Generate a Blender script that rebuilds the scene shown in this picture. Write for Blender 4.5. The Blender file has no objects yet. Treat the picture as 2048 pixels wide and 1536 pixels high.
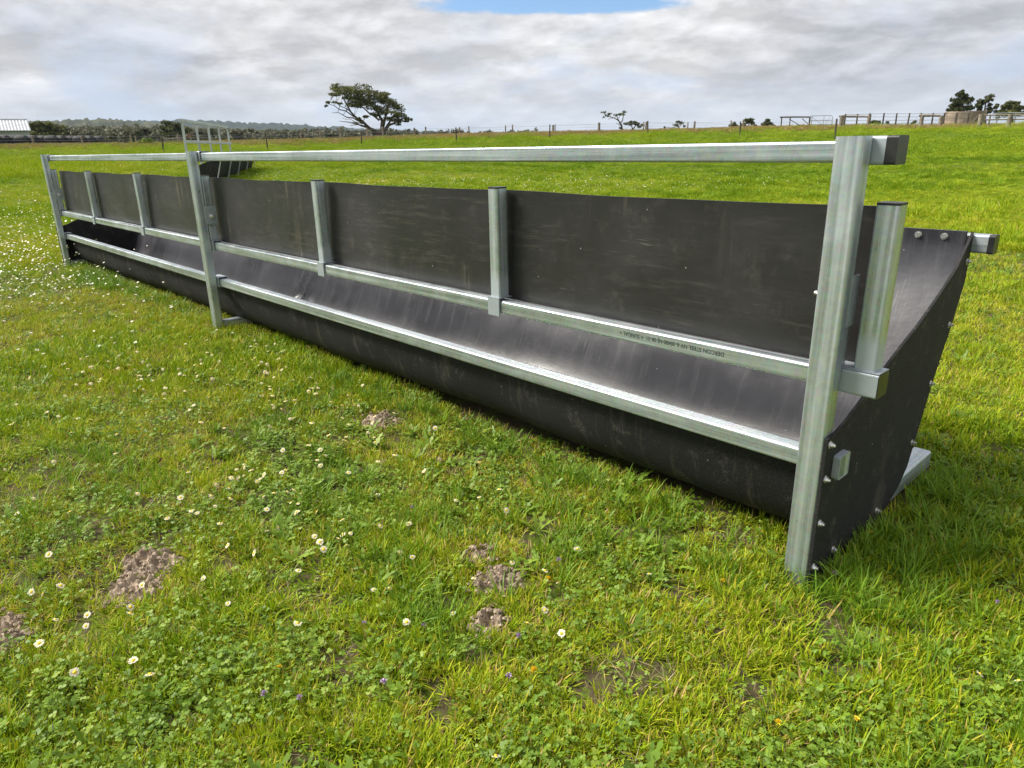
import bpy, bmesh, math, random
import numpy as np
from mathutils import Vector, Matrix

# ---------------------------------------------------------------- camera
SC = bpy.context.scene
COL = SC.collection
F = 1409.0                                  # focal length in pixels of a 2048 px wide frame
RW = np.array([[0.68730658, 0.22009532, -0.69221942],
               [0.72610301, -0.23389652, 0.64658088],
               [-0.01959829, -0.94702189, -0.32057049]])   # columns: camera right, down, forward
CP = np.array([0.7208, -1.6829, 1.1449])
cam_d = bpy.data.cameras.new('camera')
cam_d.sensor_width = 36.0
cam_d.lens = F / 2048 * 36.0
cam_d.clip_start = 0.02
cam_d.clip_end = 20000
cam = bpy.data.objects.new('camera', cam_d)
COL.objects.link(cam)
M = Matrix.Identity(4)
for i in range(3):
    M[i][0] = RW[i, 0]; M[i][1] = -RW[i, 1]; M[i][2] = -RW[i, 2]; M[i][3] = CP[i]
cam.matrix_world = M
SC.camera = cam

# ---------------------------------------------------------------- light
SUN_DIR = Vector((-0.75, -0.52, 0.95)).normalized()     # towards the sun
SUN_EL = math.asin(SUN_DIR.z)
SUN_AZ = math.atan2(SUN_DIR.x, SUN_DIR.y)
sun_d = bpy.data.lights.new('sun', 'SUN')
sun_d.energy = 5.0
sun_d.angle = math.radians(27)
sun_d.color = (1.0, 0.945, 0.86)
sun = bpy.data.objects.new('sun', sun_d)
COL.objects.link(sun)
sun.rotation_euler = SUN_DIR.to_track_quat('Z', 'Y').to_euler()

SC.view_settings.view_transform = 'Standard'
SC.view_settings.look = 'None'
SC.view_settings.exposure = 0.42
SC.view_settings.gamma = 1.0
SC.view_settings.use_curve_mapping = False
SC.cycles.max_bounces = 6
SC.cycles.diffuse_bounces = 3
SC.cycles.glossy_bounces = 3
SC.cycles.transmission_bounces = 3
SC.cycles.transparent_max_bounces = 6
SC.cycles.caustics_reflective = False
SC.cycles.caustics_refractive = False
SC.cycles.use_denoising = True


class NT:
    """tiny helper around a node tree"""
    def __init__(s, tree):
        s.t = tree; s.n = tree.nodes; s.l = tree.links

    def new(s, kind, **kw):
        nd = s.n.new(kind)
        for k, v in kw.items():
            setattr(nd, k, v)
        return nd

    def put(s, sock, v):
        if hasattr(v, 'is_output'):
            s.l.new(v, sock)
        else:
            sock.default_value = v

    def math(s, op, a, b=0.0, c=None, clamp=False):
        nd = s.new('ShaderNodeMath', operation=op, use_clamp=clamp)
        s.put(nd.inputs[0], a); s.put(nd.inputs[1], b)
        if c is not None: s.put(nd.inputs[2], c)
        return nd.outputs[0]

    def vmath(s, op, a, b=(0, 0, 0)):
        nd = s.new('ShaderNodeVectorMath', operation=op)
        s.put(nd.inputs[0], a); s.put(nd.inputs[1], b)
        return nd.outputs[0]

    def mix(s, fac, a, b, blend='MIX'):
        nd = s.new('ShaderNodeMix', data_type='RGBA', blend_type=blend)
        s.put(nd.inputs[0], fac); s.put(nd.inputs[6], a); s.put(nd.inputs[7], b)
        return nd.outputs[2]

    def noise(s, vec, scale, detail=3.0, rough=0.55, dist=0.0):
        nd = s.new('ShaderNodeTexNoise')
        if vec is not None: s.put(nd.inputs['Vector'], vec)
        nd.inputs['Scale'].default_value = scale
        nd.inputs['Detail'].default_value = detail
        nd.inputs['Roughness'].default_value = rough
        nd.inputs['Distortion'].default_value = dist
        return nd.outputs[0]

    def ramp(s, fac, stops, interp='LINEAR'):
        nd = s.new('ShaderNodeValToRGB')
        nd.color_ramp.interpolation = interp
        el = nd.color_ramp.elements
        while len(el) < len(stops): el.new(0.5)
        for e, (p, c) in zip(el, stops):
            e.position = p
            e.color = tuple(c) + (1,) if len(c) == 3 else c
        s.put(nd.inputs[0], fac)
        return nd.outputs[0]

    def maprange(s, v, a, b, c=0.0, d=1.0, kind='SMOOTHSTEP'):
        nd = s.new('ShaderNodeMapRange', interpolation_type=kind)
        s.put(nd.inputs[0], v)
        for i, q in enumerate((a, b, c, d)): s.put(nd.inputs[1 + i], q)
        return nd.outputs[0]


def px_dir(px, py):
    d = RW @ np.array([px - 1024.0, py - 768.0, F])
    return d / np.linalg.norm(d)


# ---------------------------------------------------------------- sky
world = bpy.data.worlds.new('World')
SC.world = world
world.use_nodes = True
w = NT(world.node_tree)
w.n.clear()
wout = w.new('ShaderNodeOutputWorld')
bg = w.new('ShaderNodeBackground')
sky = w.new('ShaderNodeTexSky')
sky.sky_type = 'NISHITA'
sky.sun_disc = False
sky.sun_elevation = SUN_EL
sky.sun_rotation = SUN_AZ
sky.air_density = 1.0
sky.dust_density = 0.4
sky.ozone_density = 2.0
tc = w.new('ShaderNodeTexCoord')
dirv = tc.outputs['Generated']
sep = w.new('ShaderNodeSeparateXYZ')
w.put(sep.inputs[0], dirv)
zc = w.math('MAXIMUM', sep.outputs[2], 0.0)
den = w.math('ADD', zc, 0.13)
comb = w.new('ShaderNodeCombineXYZ')
w.put(comb.inputs[0], w.math('DIVIDE', sep.outputs[0], den))
w.put(comb.inputs[1], w.math('DIVIDE', sep.outputs[1], den))
plane = comb.outputs[0]                                      # where the ray meets the cloud deck
sq = w.vmath('MULTIPLY', dirv, (1.0, 1.0, 2.9))               # flattened billows
big = w.noise(w.vmath('ADD', sq, (3.1, 7.7, 0.4)), 2.6, 3.0, 0.5, 0.2)
med = w.noise(w.vmath('ADD', sq, (11.0, 2.0, 0.9)), 6.5, 7.0, 0.60, 0.15)
med_up = w.noise(w.vmath('ADD', sq, (11.0, 2.0, 0.9 + 0.045)), 6.5, 7.0, 0.60, 0.15)
fine = w.noise(w.vmath('ADD', plane, (5.0, 1.0, 3.0)), 3.0, 6.0, 0.6, 0.2)
cl = w.math('ADD', w.math('MULTIPLY', big, 0.50), w.math('ADD', w.math('MULTIPLY', med, 0.28), w.math('MULTIPLY', fine, 0.22)))
shade = w.ramp(w.maprange(cl, 0.39, 0.61, 0, 1, 'LINEAR'),
               [(0.0, (0.68, 0.675, 0.67)), (0.28, (0.575, 0.572, 0.585)), (0.52, (0.51, 0.512, 0.532)), (0.78, (0.445, 0.455, 0.49)), (1.0, (0.385, 0.40, 0.445))])
# puffs: the upper side of each billow is brighter, its base greyer
puff_ = w.math('MULTIPLY_ADD', w.math('SUBTRACT', med, med_up), 2.0, 1.0)
puff_ = w.math('MINIMUM', w.math('MAXIMUM', puff_, 0.80), 1.32)
pc = w.new('ShaderNodeCombineXYZ')
for q_ in range(3): w.put(pc.inputs[q_], puff_)
shade = w.mix(1.0, shade, pc.outputs[0], 'MULTIPLY')
# an overcast deck is brighter overhead than low down
shade = w.mix(1.0, shade, w.ramp(sep.outputs[2], [(0.0, (1, 1, 1)), (0.25, (1.0, 1.0, 1.0)), (0.9, (1.3, 1.3, 1.3))]), 'MULTIPLY')
# thin bluish gaps between the rows low down, pale air near the horizon
gap = w.maprange(w.noise(w.vmath('ADD', sq, (1.0, 9.0, 6.0)), 3.6, 5.0, 0.58, 0.2), 0.49, 0.63)
low = w.maprange(sep.outputs[2], 0.03, 0.19, 1.0, 0.0)
thin = w.math('MULTIPLY', gap, w.math('MULTIPLY_ADD', low, 0.75, 0.05))
shade = w.mix(thin, shade, (0.43, 0.52, 0.66, 1))
pale = w.maprange(sep.outputs[2], 0.0, 0.10, 0.62, 0.0)
shade = w.mix(pale, shade, (0.47, 0.535, 0.62, 1))
# the hole in the deck with blue sky behind it
hd = px_dir(1130, 4)
hp = (hd[0] / (hd[2] + 0.13), hd[1] / (hd[2] + 0.13))
fw = np.array([RW[0, 2], RW[1, 2]]); fw /= np.linalg.norm(fw)
rt = np.array([fw[1], -fw[0]])
rel = w.vmath('SUBTRACT', plane, (hp[0], hp[1], 0))
def dot(v, c):
    nd = w.new('ShaderNodeVectorMath', operation='DOT_PRODUCT')
    w.put(nd.inputs[0], v); w.put(nd.inputs[1], c)
    return nd.outputs['Value']
hu = w.math('DIVIDE', dot(rel, (rt[0], rt[1], 0)), 0.52)
hv = w.math('DIVIDE', w.math('ADD', dot(rel, (fw[0], fw[1], 0)), 0.0), 0.17)
hr = w.math('SQRT', w.math('ADD', w.math('MULTIPLY', hu, hu), w.math('MULTIPLY', hv, hv)))
hr = w.math('ADD', hr, w.math('MULTIPLY', w.math('SUBTRACT', med, 0.5), 2.2))
hole = w.maprange(hr, 0.75, 1.2, 1.0, 0.0)
skyc = w.mix(1.0, sky.outputs[0], (0.085, 0.10, 0.118, 1), 'MULTIPLY')
col = w.mix(hole, shade, skyc)
w.put(bg.inputs[0], col)
bg.inputs[1].default_value = 1.0
world.cycles.sampling_method = 'MANUAL'
world.cycles.sample_map_resolution = 256
w.l.new(bg.outputs[0], wout.inputs[0])

# ---------------------------------------------------------------- numpy helpers
RNG = np.random.default_rng(7)
random.seed(7)
_perm = np.random.default_rng(99).random((256, 256))


def vnoise(x, y):
    xi = np.floor(x).astype(int); yi = np.floor(y).astype(int)
    u = x - xi; v = y - yi
    u = u * u * (3 - 2 * u); v = v * v * (3 - 2 * v)
    a = _perm[xi & 255, yi & 255]; b = _perm[(xi + 1) & 255, yi & 255]
    c = _perm[xi & 255, (yi + 1) & 255]; d = _perm[(xi + 1) & 255, (yi + 1) & 255]
    return (a * (1 - u) + b * u) * (1 - v) + (c * (1 - u) + d * u) * v


def fbm(x, y, o=4):
    s = 0.0; a = 0.5; t = 0
    for i in range(o):
        s = s + a * vnoise(x * 2 ** i + 17.3 * i, y * 2 ** i - 9.1 * i); t += a; a *= 0.5
    return s / t


FWD = np.array([RW[0, 2], RW[1, 2]]); FWD /= np.linalg.norm(FWD)
RGT = np.array([FWD[1], -FWD[0]])
_skx = np.array([-700, 0, 300, 600, 800, 1024, 1300, 1500, 1700, 1900, 2048, 2700.])
_sky = np.array([303, 292, 288, 282.5, 275, 268, 262, 255.5, 252.5, 251.5, 249.5, 238.])
_az = []; _zc = []
D_CREST = 76.0
for a_, b_ in zip(_skx, _sky):
    d_ = px_dir(a_, b_)
    h_ = math.hypot(d_[0], d_[1])
    _az.append(math.atan2(d_[0] * RGT[0] + d_[1] * RGT[1], d_[0] * FWD[0] + d_[1] * FWD[1]))
    _zc.append(CP[2] + D_CREST * d_[2] / h_)
_az = np.array(_az); _zc = np.array(_zc)


def polar(x, y):
    dx = x - CP[0]; dy = y - CP[1]
    return np.hypot(dx, dy), np.arctan2(dx * RGT[0] + dy * RGT[1], dx * FWD[0] + dy * FWD[1])


def gz(x, y):
    """height of the ground"""
    x = np.asarray(x, float); y = np.asarray(y, float)
    d, az = polar(x, y)
    zc = np.interp(az, _az, _zc)
    s = np.interp(d, [0, 9, 16, 23, 36, 50, 70, 76, 84, 120, 170, 400, 9000], [0, 0, .03, .094, .30, .56, .915, 1, 1.0, .75, .35, -.3, -4.])
    z = zc * s
    # the field lifts a little towards the feeder's far end
    z = z + 0.035 * np.clip((-1.5 - x) / 3.0, 0, 1) * np.exp(-((y - 0.2) / 4.0) ** 2) * np.clip(1.4 - d / 20., 0, 1)
    bump = (fbm(x * 1.6, y * 1.6, 3) - 0.5) * 0.035 + (fbm(x * 8, y * 8, 2) - 0.5) * 0.016
    z = z + bump * np.clip(1.3 - d / 30.0, 0.15, 1) - 0.004
    z = z + (fbm(x * .11 + 40, y * .11, 3) - 0.5) * 0.18 * np.clip((d - 20) / 40, 0, 1)
    return z


def gp(px, py, D=None):
    """point of the ground seen at a pixel of the photograph (near field), or at horizontal distance D"""
    r = px_dir(px, py)
    if D is None:
        t = CP[2] / -r[2]
        for _ in range(6):
            p = CP + r * t
            t = (CP[2] - float(gz(p[0], p[1]))) / -r[2]
        p = CP + r * t
        return Vector((p[0], p[1], float(gz(p[0], p[1]))))
    h = math.hypot(r[0], r[1])
    p = CP + r * (D / h)
    return Vector(p)


def on_ground(px, D):
    r = px_dir(px, 262)
    h = math.hypot(r[0], r[1])
    x = CP[0] + r[0] * D / h; y = CP[1] + r[1] * D / h
    return Vector((x, y, float(gz(x, y))))


# ---------------------------------------------------------------- object helpers
def mesh_obj(name, verts, faces, mat=None, parent=None, smooth=None):
    me = bpy.data.meshes.new(name)
    me.from_pydata([tuple(v) for v in verts], [], [tuple(f) for f in faces])
    me.update()
    if mat: me.materials.append(mat)
    if smooth is not None:
        me.shade_smooth()
        if smooth < 179: me.set_sharp_from_angle(angle=math.radians(smooth))
    o = bpy.data.objects.new(name, me)
    COL.objects.link(o)
    if parent: o.parent = parent
    return o


def inst(name, me, parent=None, loc=(0, 0, 0), rot=(0, 0, 0), scale=(1, 1, 1)):
    o = bpy.data.objects.new(name, me)
    COL.objects.link(o)
    o.location = loc; o.rotation_euler = rot; o.scale = scale
    if parent: o.parent = parent
    return o


def empty(name, loc=(0, 0, 0), rz=0.0):
    o = bpy.data.objects.new(name, None)
    o.empty_display_size = 0.1
    COL.objects.link(o)
    o.location = loc; o.rotation_euler = (0, 0, rz)
    return o


def tag(o, label=None, cat=None, group=None, kind=None):
    if label: o['label'] = label
    if cat: o['category'] = cat
    if group: o['group'] = group
    if kind: o['kind'] = kind
    return o


class MB:
    def __init__(s): s.v = []; s.f = []
    def add(s, v, f):
        k = len(s.v); s.v += [tuple(q) for q in v]; s.f += [tuple(k + i for i in q) for q in f]
    def box(s, a, b):
        x0, y0, z0 = a; x1, y1, z1 = b
        s.add([(x0, y0, z0), (x1, y0, z0), (x1, y1, z0), (x0, y1, z0), (x0, y0, z1), (x1, y0, z1), (x1, y1, z1), (x0, y1, z1)],
              [(0, 3, 2, 1), (4, 5, 6, 7), (0, 1, 5, 4), (1, 2, 6, 5), (2, 3, 7, 6), (3, 0, 4, 7)])
    def tube(s, pts, rads, n=6, cap=True):
        pts = [Vector(p) for p in pts]
        rings = []
        for i, p in enumerate(pts):
            t = (pts[min(i + 1, len(pts) - 1)] - pts[max(i - 1, 0)])
            if t.length < 1e-9: t = Vector((0, 0, 1))
            t.normalize()
            u = t.cross(Vector((0.31, 0.17, 0.93)));
            if u.length < 1e-3: u = t.cross(Vector((1, 0, 0)))
            u.normalize(); q = t.cross(u)
            k = len(s.v)
            for j in range(n):
                a = 2 * math.pi * j / n
                s.v.append(tuple(p + (u * math.cos(a) + q * math.sin(a)) * rads[i]))
            rings.append(k)
        for a, b in zip(rings[:-1], rings[1:]):
            for j in range(n):
                s.f.append((a + j, a + (j + 1) % n, b + (j + 1) % n, b + j))
        if cap:
            s.f.append(tuple(rings[0] + j for j in reversed(range(n))))
            s.f.append(tuple(rings[-1] + j for j in range(n)))
    def build(s, name, mat=None, parent=None, smooth=None):
        return mesh_obj(name, s.v, s.f, mat, parent, smooth)


def rr_profile(w_, h_, r, n=4):
    """rounded rectangle from (0,0) to (w,h)"""
    out = []
    for cx, cy, a0 in ((w_ - r, h_ - r, 0), (r, h_ - r, 90), (r, r, 180), (w_ - r, r, 270)):
        for i in range(n + 1):
            a = math.radians(a0 + 90 * i / n)
            out.append((cx + r * math.cos(a), cy + r * math.sin(a)))
    return out


def rhs(a, b, axis, r=0.007, wall=0.003, hollow=(False, False), n=4):
    """hollow-section tube filling the box a..b, long along axis; returns verts, faces"""
    a = list(a); b = list(b)
    i, j = [(1, 2), (2, 0), (0, 1)][axis]
    prof = rr_profile(b[i] - a[i], b[j] - a[j], r, n)
    inn = [(wall + u, wall + v) for u, v in rr_profile(b[i] - a[i] - 2 * wall, b[j] - a[j] - 2 * wall, max(r - wall, 0.001), n)]
    m = len(prof); V = []; Fc = []
    def put(pr, t):
        k = len(V)
        for u, v in pr:
            p = [0, 0, 0]; p[axis] = t; p[i] = a[i] + u; p[j] = a[j] + v
            V.append(tuple(p))
        return k
    r0 = put(prof, a[axis]); r1 = put(prof, b[axis])
    for q in range(m): Fc.append((r0 + q, r0 + (q + 1) % m, r1 + (q + 1) % m, r1 + q))
    for end, ring, t, s in ((0, r0, a[axis], 1), (1, r1, b[axis], -1)):
        if hollow[end]:
            k0 = put(inn, t); k1 = put(inn, t + s * 0.06)
            for q in range(m):
                e = [(ring + q, k0 + q, k0 + (q + 1) % m, ring + (q + 1) % m), (k0 + q, k1 + q, k1 + (q + 1) % m, k0 + (q + 1) % m)]
                for ff in e: Fc.append(ff if s > 0 else ff[::-1])
            Fc.append(tuple(k1 + q for q in (range(m) if s < 0 else reversed(range(m)))))
        else:
            Fc.append(tuple(ring + q for q in (reversed(range(m)) if s > 0 else range(m))))
    return V, Fc


def tube_part(name, a, b, axis, mat, parent, **kw):
    V, Fc = rhs(a, b, axis, **kw)
    return mesh_obj(name, V, Fc, mat, parent)


# ---------------------------------------------------------------- materials
def material(name):
    m = bpy.data.materials.new(name)
    m.use_nodes = True
    t = NT(m.node_tree)
    b = t.n['Principled BSDF']
    return m, t, b


def simple(name, colr, rough=0.6, metal=0.0, var=0.0, vscale=20.0, spec=0.5, bump=0.0, bscale=60.0):
    m, t, b = material(name)
    b.inputs['Roughness'].default_value = rough
    b.inputs['Metallic'].default_value = metal
    b.inputs['Specular IOR Level'].default_value = spec
    g = t.new('ShaderNodeNewGeometry')
    if var:
        n = t.noise(g.outputs['Position'], vscale, 4, 0.6)
        lo = tuple(c * (1 - var) for c in colr) + (1,); hi = tuple(min(1, c * (1 + var)) for c in colr) + (1,)
        t.put(b.inputs['Base Color'], t.mix(t.maprange(n, 0.3, 0.7), lo, hi))
    else:
        b.inputs['Base Color'].default_value = tuple(colr) + (1,)
    if bump:
        bp = t.new('ShaderNodeBump'); bp.inputs['Strength'].default_value = bump; bp.inputs['Distance'].default_value = 0.01
        t.put(bp.inputs['Height'], t.noise(g.outputs['Position'], bscale, 4, 0.6))
        t.put(b.inputs['Normal'], bp.outputs[0])
    return m


def galvanised(name, axis, paint=None):
    """zinc-coated tube, faint drawn streaks along its length; paint=(z0,z1) fades to matt zinc paint below z"""
    m, t, b = material(name)
    g = t.new('ShaderNodeNewGeometry')
    mp = t.new('ShaderNodeMapping')
    sc = [55.0, 55.0, 55.0]; sc[axis] = 0.8
    mp.inputs['Scale'].default_value = sc
    t.put(mp.inputs['Vector'], g.outputs['Position'])
    streak = t.noise(mp.outputs[0], 1.0, 4, 0.65)
    mp2 = t.new('ShaderNodeMapping'); s2 = [160.0, 160.0, 160.0]; s2[axis] = 1.5
    mp2.inputs['Scale'].default_value = s2
    t.put(mp2.inputs['Vector'], g.outputs['Position'])
    fine_ = t.noise(mp2.outputs[0], 1.0, 3, 0.6)
    blot = t.noise(g.outputs['Position'], 9.0, 4, 0.6)
    colr = t.mix(t.maprange(streak, 0.3, 0.7), (0.35, 0.405, 0.43, 1), (0.61, 0.67, 0.70, 1))
    sv = t.new('ShaderNodeTexVoronoi'); sv.inputs['Scale'].default_value = 85.0
    t.put(sv.inputs['Vector'], g.outputs['Position'])
    colr = t.mix(0.16, colr, sv.outputs['Color'], 'SOFT_LIGHT')
    colr = t.mix(t.maprange(blot, 0.45, 0.75, 0, 0.35), colr, (0.62, 0.67, 0.69, 1))
    rough = t.math('ADD', t.maprange(streak, 0.3, 0.7, 0.20, 0.40), t.maprange(blot, 0.35, 0.7, 0.0, 0.12))
    metal = 0.70
    # small scuffs and grime
    sp = t.noise(g.outputs['Position'], 70.0, 2, 0.5)
    colr = t.mix(t.maprange(sp, 0.70, 0.76, 0, 0.3), colr, (0.2, 0.21, 0.2, 1))
    if paint:
        z = t.new('ShaderNodeSeparateXYZ'); t.put(z.inputs[0], g.outputs['Position'])
        zz = t.math('ADD', z.outputs[2], t.math('MULTIPLY', t.math('SUBTRACT', blot, 0.5), 0.04))
        f = t.maprange(zz, paint[0], paint[1], 1.0, 0.0)
        colr = t.mix(f, colr, (0.43, 0.485, 0.52, 1))
        rough = t.math('MAXIMUM', rough, t.math('MULTIPLY', f, 0.52))
        metal = t.math('MULTIPLY_ADD', f, -0.4, 0.70)
    t.put(b.inputs['Base Color'], colr)
    t.put(b.inputs['Roughness'], rough)
    t.put(b.inputs['Metallic'], metal)
    bp = t.new('ShaderNodeBump'); bp.inputs['Strength'].default_value = 0.25; bp.inputs['Distance'].default_value = 0.0012
    t.put(bp.inputs['Height'], t.math('ADD', streak, t.math('MULTIPLY', fine_, 0.5)))
    t.put(b.inputs['Normal'], bp.outputs[0])
    return m


GAL_X = galvanised('galvanised_x', 0)
GAL_Y = galvanised('galvanised_y', 1)
GAL_Z = galvanised('galvanised_z', 2)
GAL_UP = galvanised('galvanised_upright', 2, (0.66, 0.72))
m, t, b = material('zinc_paint')
g = t.new('ShaderNodeNewGeometry')
n_ = t.noise(g.outputs['Position'], 30, 4, 0.6)
t.put(b.inputs['Base Color'], t.mix(n_, (0.36, 0.41, 0.45, 1), (0.47, 0.52, 0.56, 1)))
b.inputs['Metallic'].default_value = 0.45
b.inputs['Roughness'].default_value = 0.48
ZINC = m
PLASTIC = simple('black_plastic_cap', (0.022, 0.022, 0.024), 0.38, 0, 0.3, 30)
BOLT = simple('zinc_bolt', (0.78, 0.78, 0.76), 0.3, 0.8, 0.2, 200)


def rubber(name, base, rough, kind):
    m, t, b = material(name)
    g = t.new('ShaderNodeNewGeometry')
    P = g.outputs['Position']
    def stretched(sx, sy, sz, off=0.0, rot=0.0):
        mp = t.new('ShaderNodeMapping')
        mp.inputs['Scale'].default_value = (sx, sy, sz); mp.inputs['Location'].default_value = (off, off * 0.7, off * 1.3)
        mp.inputs['Rotation'].default_value = (0, rot, 0)
        t.put(mp.inputs['Vector'], P)
        return mp.outputs[0]
    cl_ = t.noise(P, 2.3, 5, 0.62)                                     # cloudy dust
    col_ = t.mix(t.maprange(cl_, 0.35, 0.7), tuple(c * 0.85 for c in base) + (1,), tuple(c * 1.35 for c in base) + (1,))
    if kind == 'panel':
        hs = t.noise(stretched(5.0, 30, 60, 4.0), 1.0, 5, 0.7)          # lengthwise scuffs
        hm = t.maprange(t.noise(P, 3.1, 4, 0.6), 0.38, 0.60)
        scr = t.math('MULTIPLY', t.maprange(hs, 0.50, 0.70), hm)
        col_ = t.mix(t.math('MULTIPLY', scr, 0.20), col_, (0.18, 0.165, 0.14, 1))
        vs = t.noise(stretched(26, 30, 2.0, 2.0, 0.35), 1.0, 4, 0.7)     # slanting dusty wipes
        vm = t.maprange(t.noise(P, 1.9, 3, 0.6), 0.5, 0.68)
        col_ = t.mix(t.math('MULTIPLY', t.math('MULTIPLY', t.maprange(vs, 0.50, 0.72), vm), 0.5), col_, (0.21, 0.18, 0.13, 1))
        sc_ = t.noise(stretched(6, 30, 150, 9.0, 0.12), 1.0, 3, 0.7)
        col_ = t.mix(t.math('MULTIPLY', t.maprange(sc_, 0.62, 0.72), t.maprange(t.noise(P, 4.5, 3), 0.50, 0.64, 0, 0.38)), col_, (0.25, 0.235, 0.20, 1))
        du = t.noise(P, 8.0, 6, 0.75)
        col_ = t.mix(t.maprange(du, 0.52, 0.74, 0, 0.22), col_, (0.16, 0.145, 0.12, 1))
    if kind == 'inner':
        vs = t.noise(stretched(22, 2.2, 2.2, 1.0, 0.2), 1.0, 5, 0.7)
        col_ = t.mix(t.math('MULTIPLY', t.maprange(vs, 0.50, 0.72), 0.26), col_, (0.17, 0.165, 0.17, 1))
        ff = t.noise(stretched(90, 5, 5, 7.0, 0.25), 1.0, 3, 0.7)
        col_ = t.mix(t.math('MULTIPLY', t.maprange(ff, 0.58, 0.72), t.maprange(t.noise(P, 2.6, 3), 0.5, 0.64, 0, 0.30)), col_, (0.24, 0.235, 0.24, 1))
    if kind == 'outer':
        vs = t.noise(stretched(14, 3, 2.2, 5.0, -0.5), 1.0, 5, 0.7)
        col_ = t.mix(t.math('MULTIPLY', t.maprange(vs, 0.54, 0.72), 0.42), col_, (0.17, 0.145, 0.11, 1))
        wv = t.noise(P, 260.0, 2, 0.7)                                   # impression of the carcass fabric
        col_ = t.mix(t.maprange(wv, 0.50, 0.72, 0, 0.55), col_, (0.062, 0.061, 0.060, 1))
        bl = t.noise(P, 11.0, 5, 0.7)
        col_ = t.mix(t.math('MULTIPLY', t.maprange(bl, 0.54, 0.70), t.maprange(wv, 0.40, 0.60, 0, 0.5)), col_, (0.17, 0.155, 0.13, 1))
    # specks of dried mud
    vo = t.new('ShaderNodeTexVoronoi'); vo.inputs['Scale'].default_value = 23.0; vo.inputs['Randomness'].default_value = 1.0
    t.put(vo.inputs['Vector'], P)
    spk = t.math('MULTIPLY', t.maprange(vo.outputs['Distance'], 0.03, 0.075, 1, 0), t.maprange(t.noise(P, 6, 2), 0.55, 0.6))
    col_ = t.mix(t.math('MULTIPLY', spk, 0.8), col_, (0.42, 0.40, 0.36, 1))
    t.put(b.inputs['Base Color'], col_)
    t.put(b.inputs['Roughness'], t.maprange(cl_, 0.3, 0.75, rough - 0.06, rough + 0.10))
    b.inputs['Specular IOR Level'].default_value = {'outer': 0.3, 'panel': 0.55, 'inner': 1.0}[kind]
    if kind == 'inner':
        b.inputs['Coat Weight'].default_value = 0.2; b.inputs['Coat Roughness'].default_value = 0.40; b.inputs['Coat IOR'].default_value = 1.6
    bp = t.new('ShaderNodeBump')
    if kind == 'outer':
        bp.inputs['Strength'].default_value = 0.8; bp.inputs['Distance'].default_value = 0.003
        t.put(bp.inputs['Height'], t.noise(P, 260.0, 2, 0.7))
    else:
        bp.inputs['Strength'].default_value = 0.25; bp.inputs['Distance'].default_value = 0.004
        t.put(bp.inputs['Height'], t.noise(P, 14.0, 5, 0.6))
    t.put(b.inputs['Normal'], bp.outputs[0])
    return m


RUB_PANEL = rubber('rubber_panel', (0.021, 0.020, 0.020), 0.44, 'panel')
RUB_IN = rubber('rubber_inner', (0.018, 0.018, 0.025), 0.33, 'inner')
RUB_OUT = rubber('rubber_outer', (0.014, 0.014, 0.0145), 0.75, 'outer')

# ---------------------------------------------------------------- ground
m, t, b = material('pasture_ground')
g = t.new('ShaderNodeNewGeometry')
P = g.outputs['Position']
a1 = t.noise(P, 0.35, 4, 0.6); a2 = t.noise(P, 5.0, 5, 0.65); a3 = t.noise(P, 40.0, 4, 0.65)
moss = t.mix(t.maprange(a2, 0.35, 0.65), (0.065, 0.098, 0.009, 1), (0.12, 0.155, 0.013, 1))
moss = t.mix(t.maprange(a1, 0.4, 0.62), moss, (0.09, 0.135, 0.010, 1))
soil = t.mix(a3, (0.035, 0.026, 0.018, 1), (0.11, 0.082, 0.05, 1))
cd = t.new('ShaderNodeVectorMath', operation='DISTANCE')
t.put(cd.inputs[0], P); cd.inputs[1].default_value = (CP[0], CP[1], 0)
sf = t.math('MULTIPLY', t.maprange(t.math('ADD', t.math('MULTIPLY', a2, 0.5), t.math('MULTIPLY', a3, 0.5)), 0.40, 0.54), t.maprange(cd.outputs['Value'], 4.0, 16.0, 0.92, 0.12))
t.put(b.inputs['Base Color'], t.mix(sf, moss, soil))
b.inputs['Roughness'].default_value = 0.95
b.inputs['Specular IOR Level'].default_value = 0.1
bp = t.new('ShaderNodeBump'); bp.inputs['Strength'].default_value = 0.6; bp.inputs['Distance'].default_value = 0.02
t.put(bp.inputs['Height'], t.math('ADD', a3, a2))
t.put(b.inputs['Normal'], bp.outputs[0])
GROUND = m

azs = np.concatenate([np.linspace(-60, 60, 260), np.linspace(62.5, 297.5, 95)])
azs = np.radians(azs)
rr = np.concatenate([[0.0], np.geomspace(0.35, 2800, 440)])
A, Rr = np.meshgrid(azs, rr)
gx = CP[0] + Rr * (np.cos(A) * FWD[0] + np.sin(A) * RGT[0])
gy = CP[1] + Rr * (np.cos(A) * FWD[1] + np.sin(A) * RGT[1])
gzz = gz(gx, gy)
nr, na = gx.shape
gv = np.stack([gx.ravel(), gy.ravel(), gzz.ravel()], 1)
ii, jj = np.meshgrid(np.arange(nr - 1), np.arange(na), indexing='ij')
j2 = (jj + 1) % na
gf = np.stack([ii * na + jj, (ii + 1) * na + jj, (ii + 1) * na + j2, ii * na + j2], -1).reshape(-1, 4)[:, ::-1]
me = bpy.data.meshes.new('ground')
me.from_pydata(gv.tolist(), [], gf.tolist()); me.update(); me.shade_smooth()
me.materials.append(GROUND)
ground = bpy.data.objects.new('ground', me)
COL.objects.link(ground)
tag(ground, 'green grazed paddock rising gently to a fenced bank', kind='structure')

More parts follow.
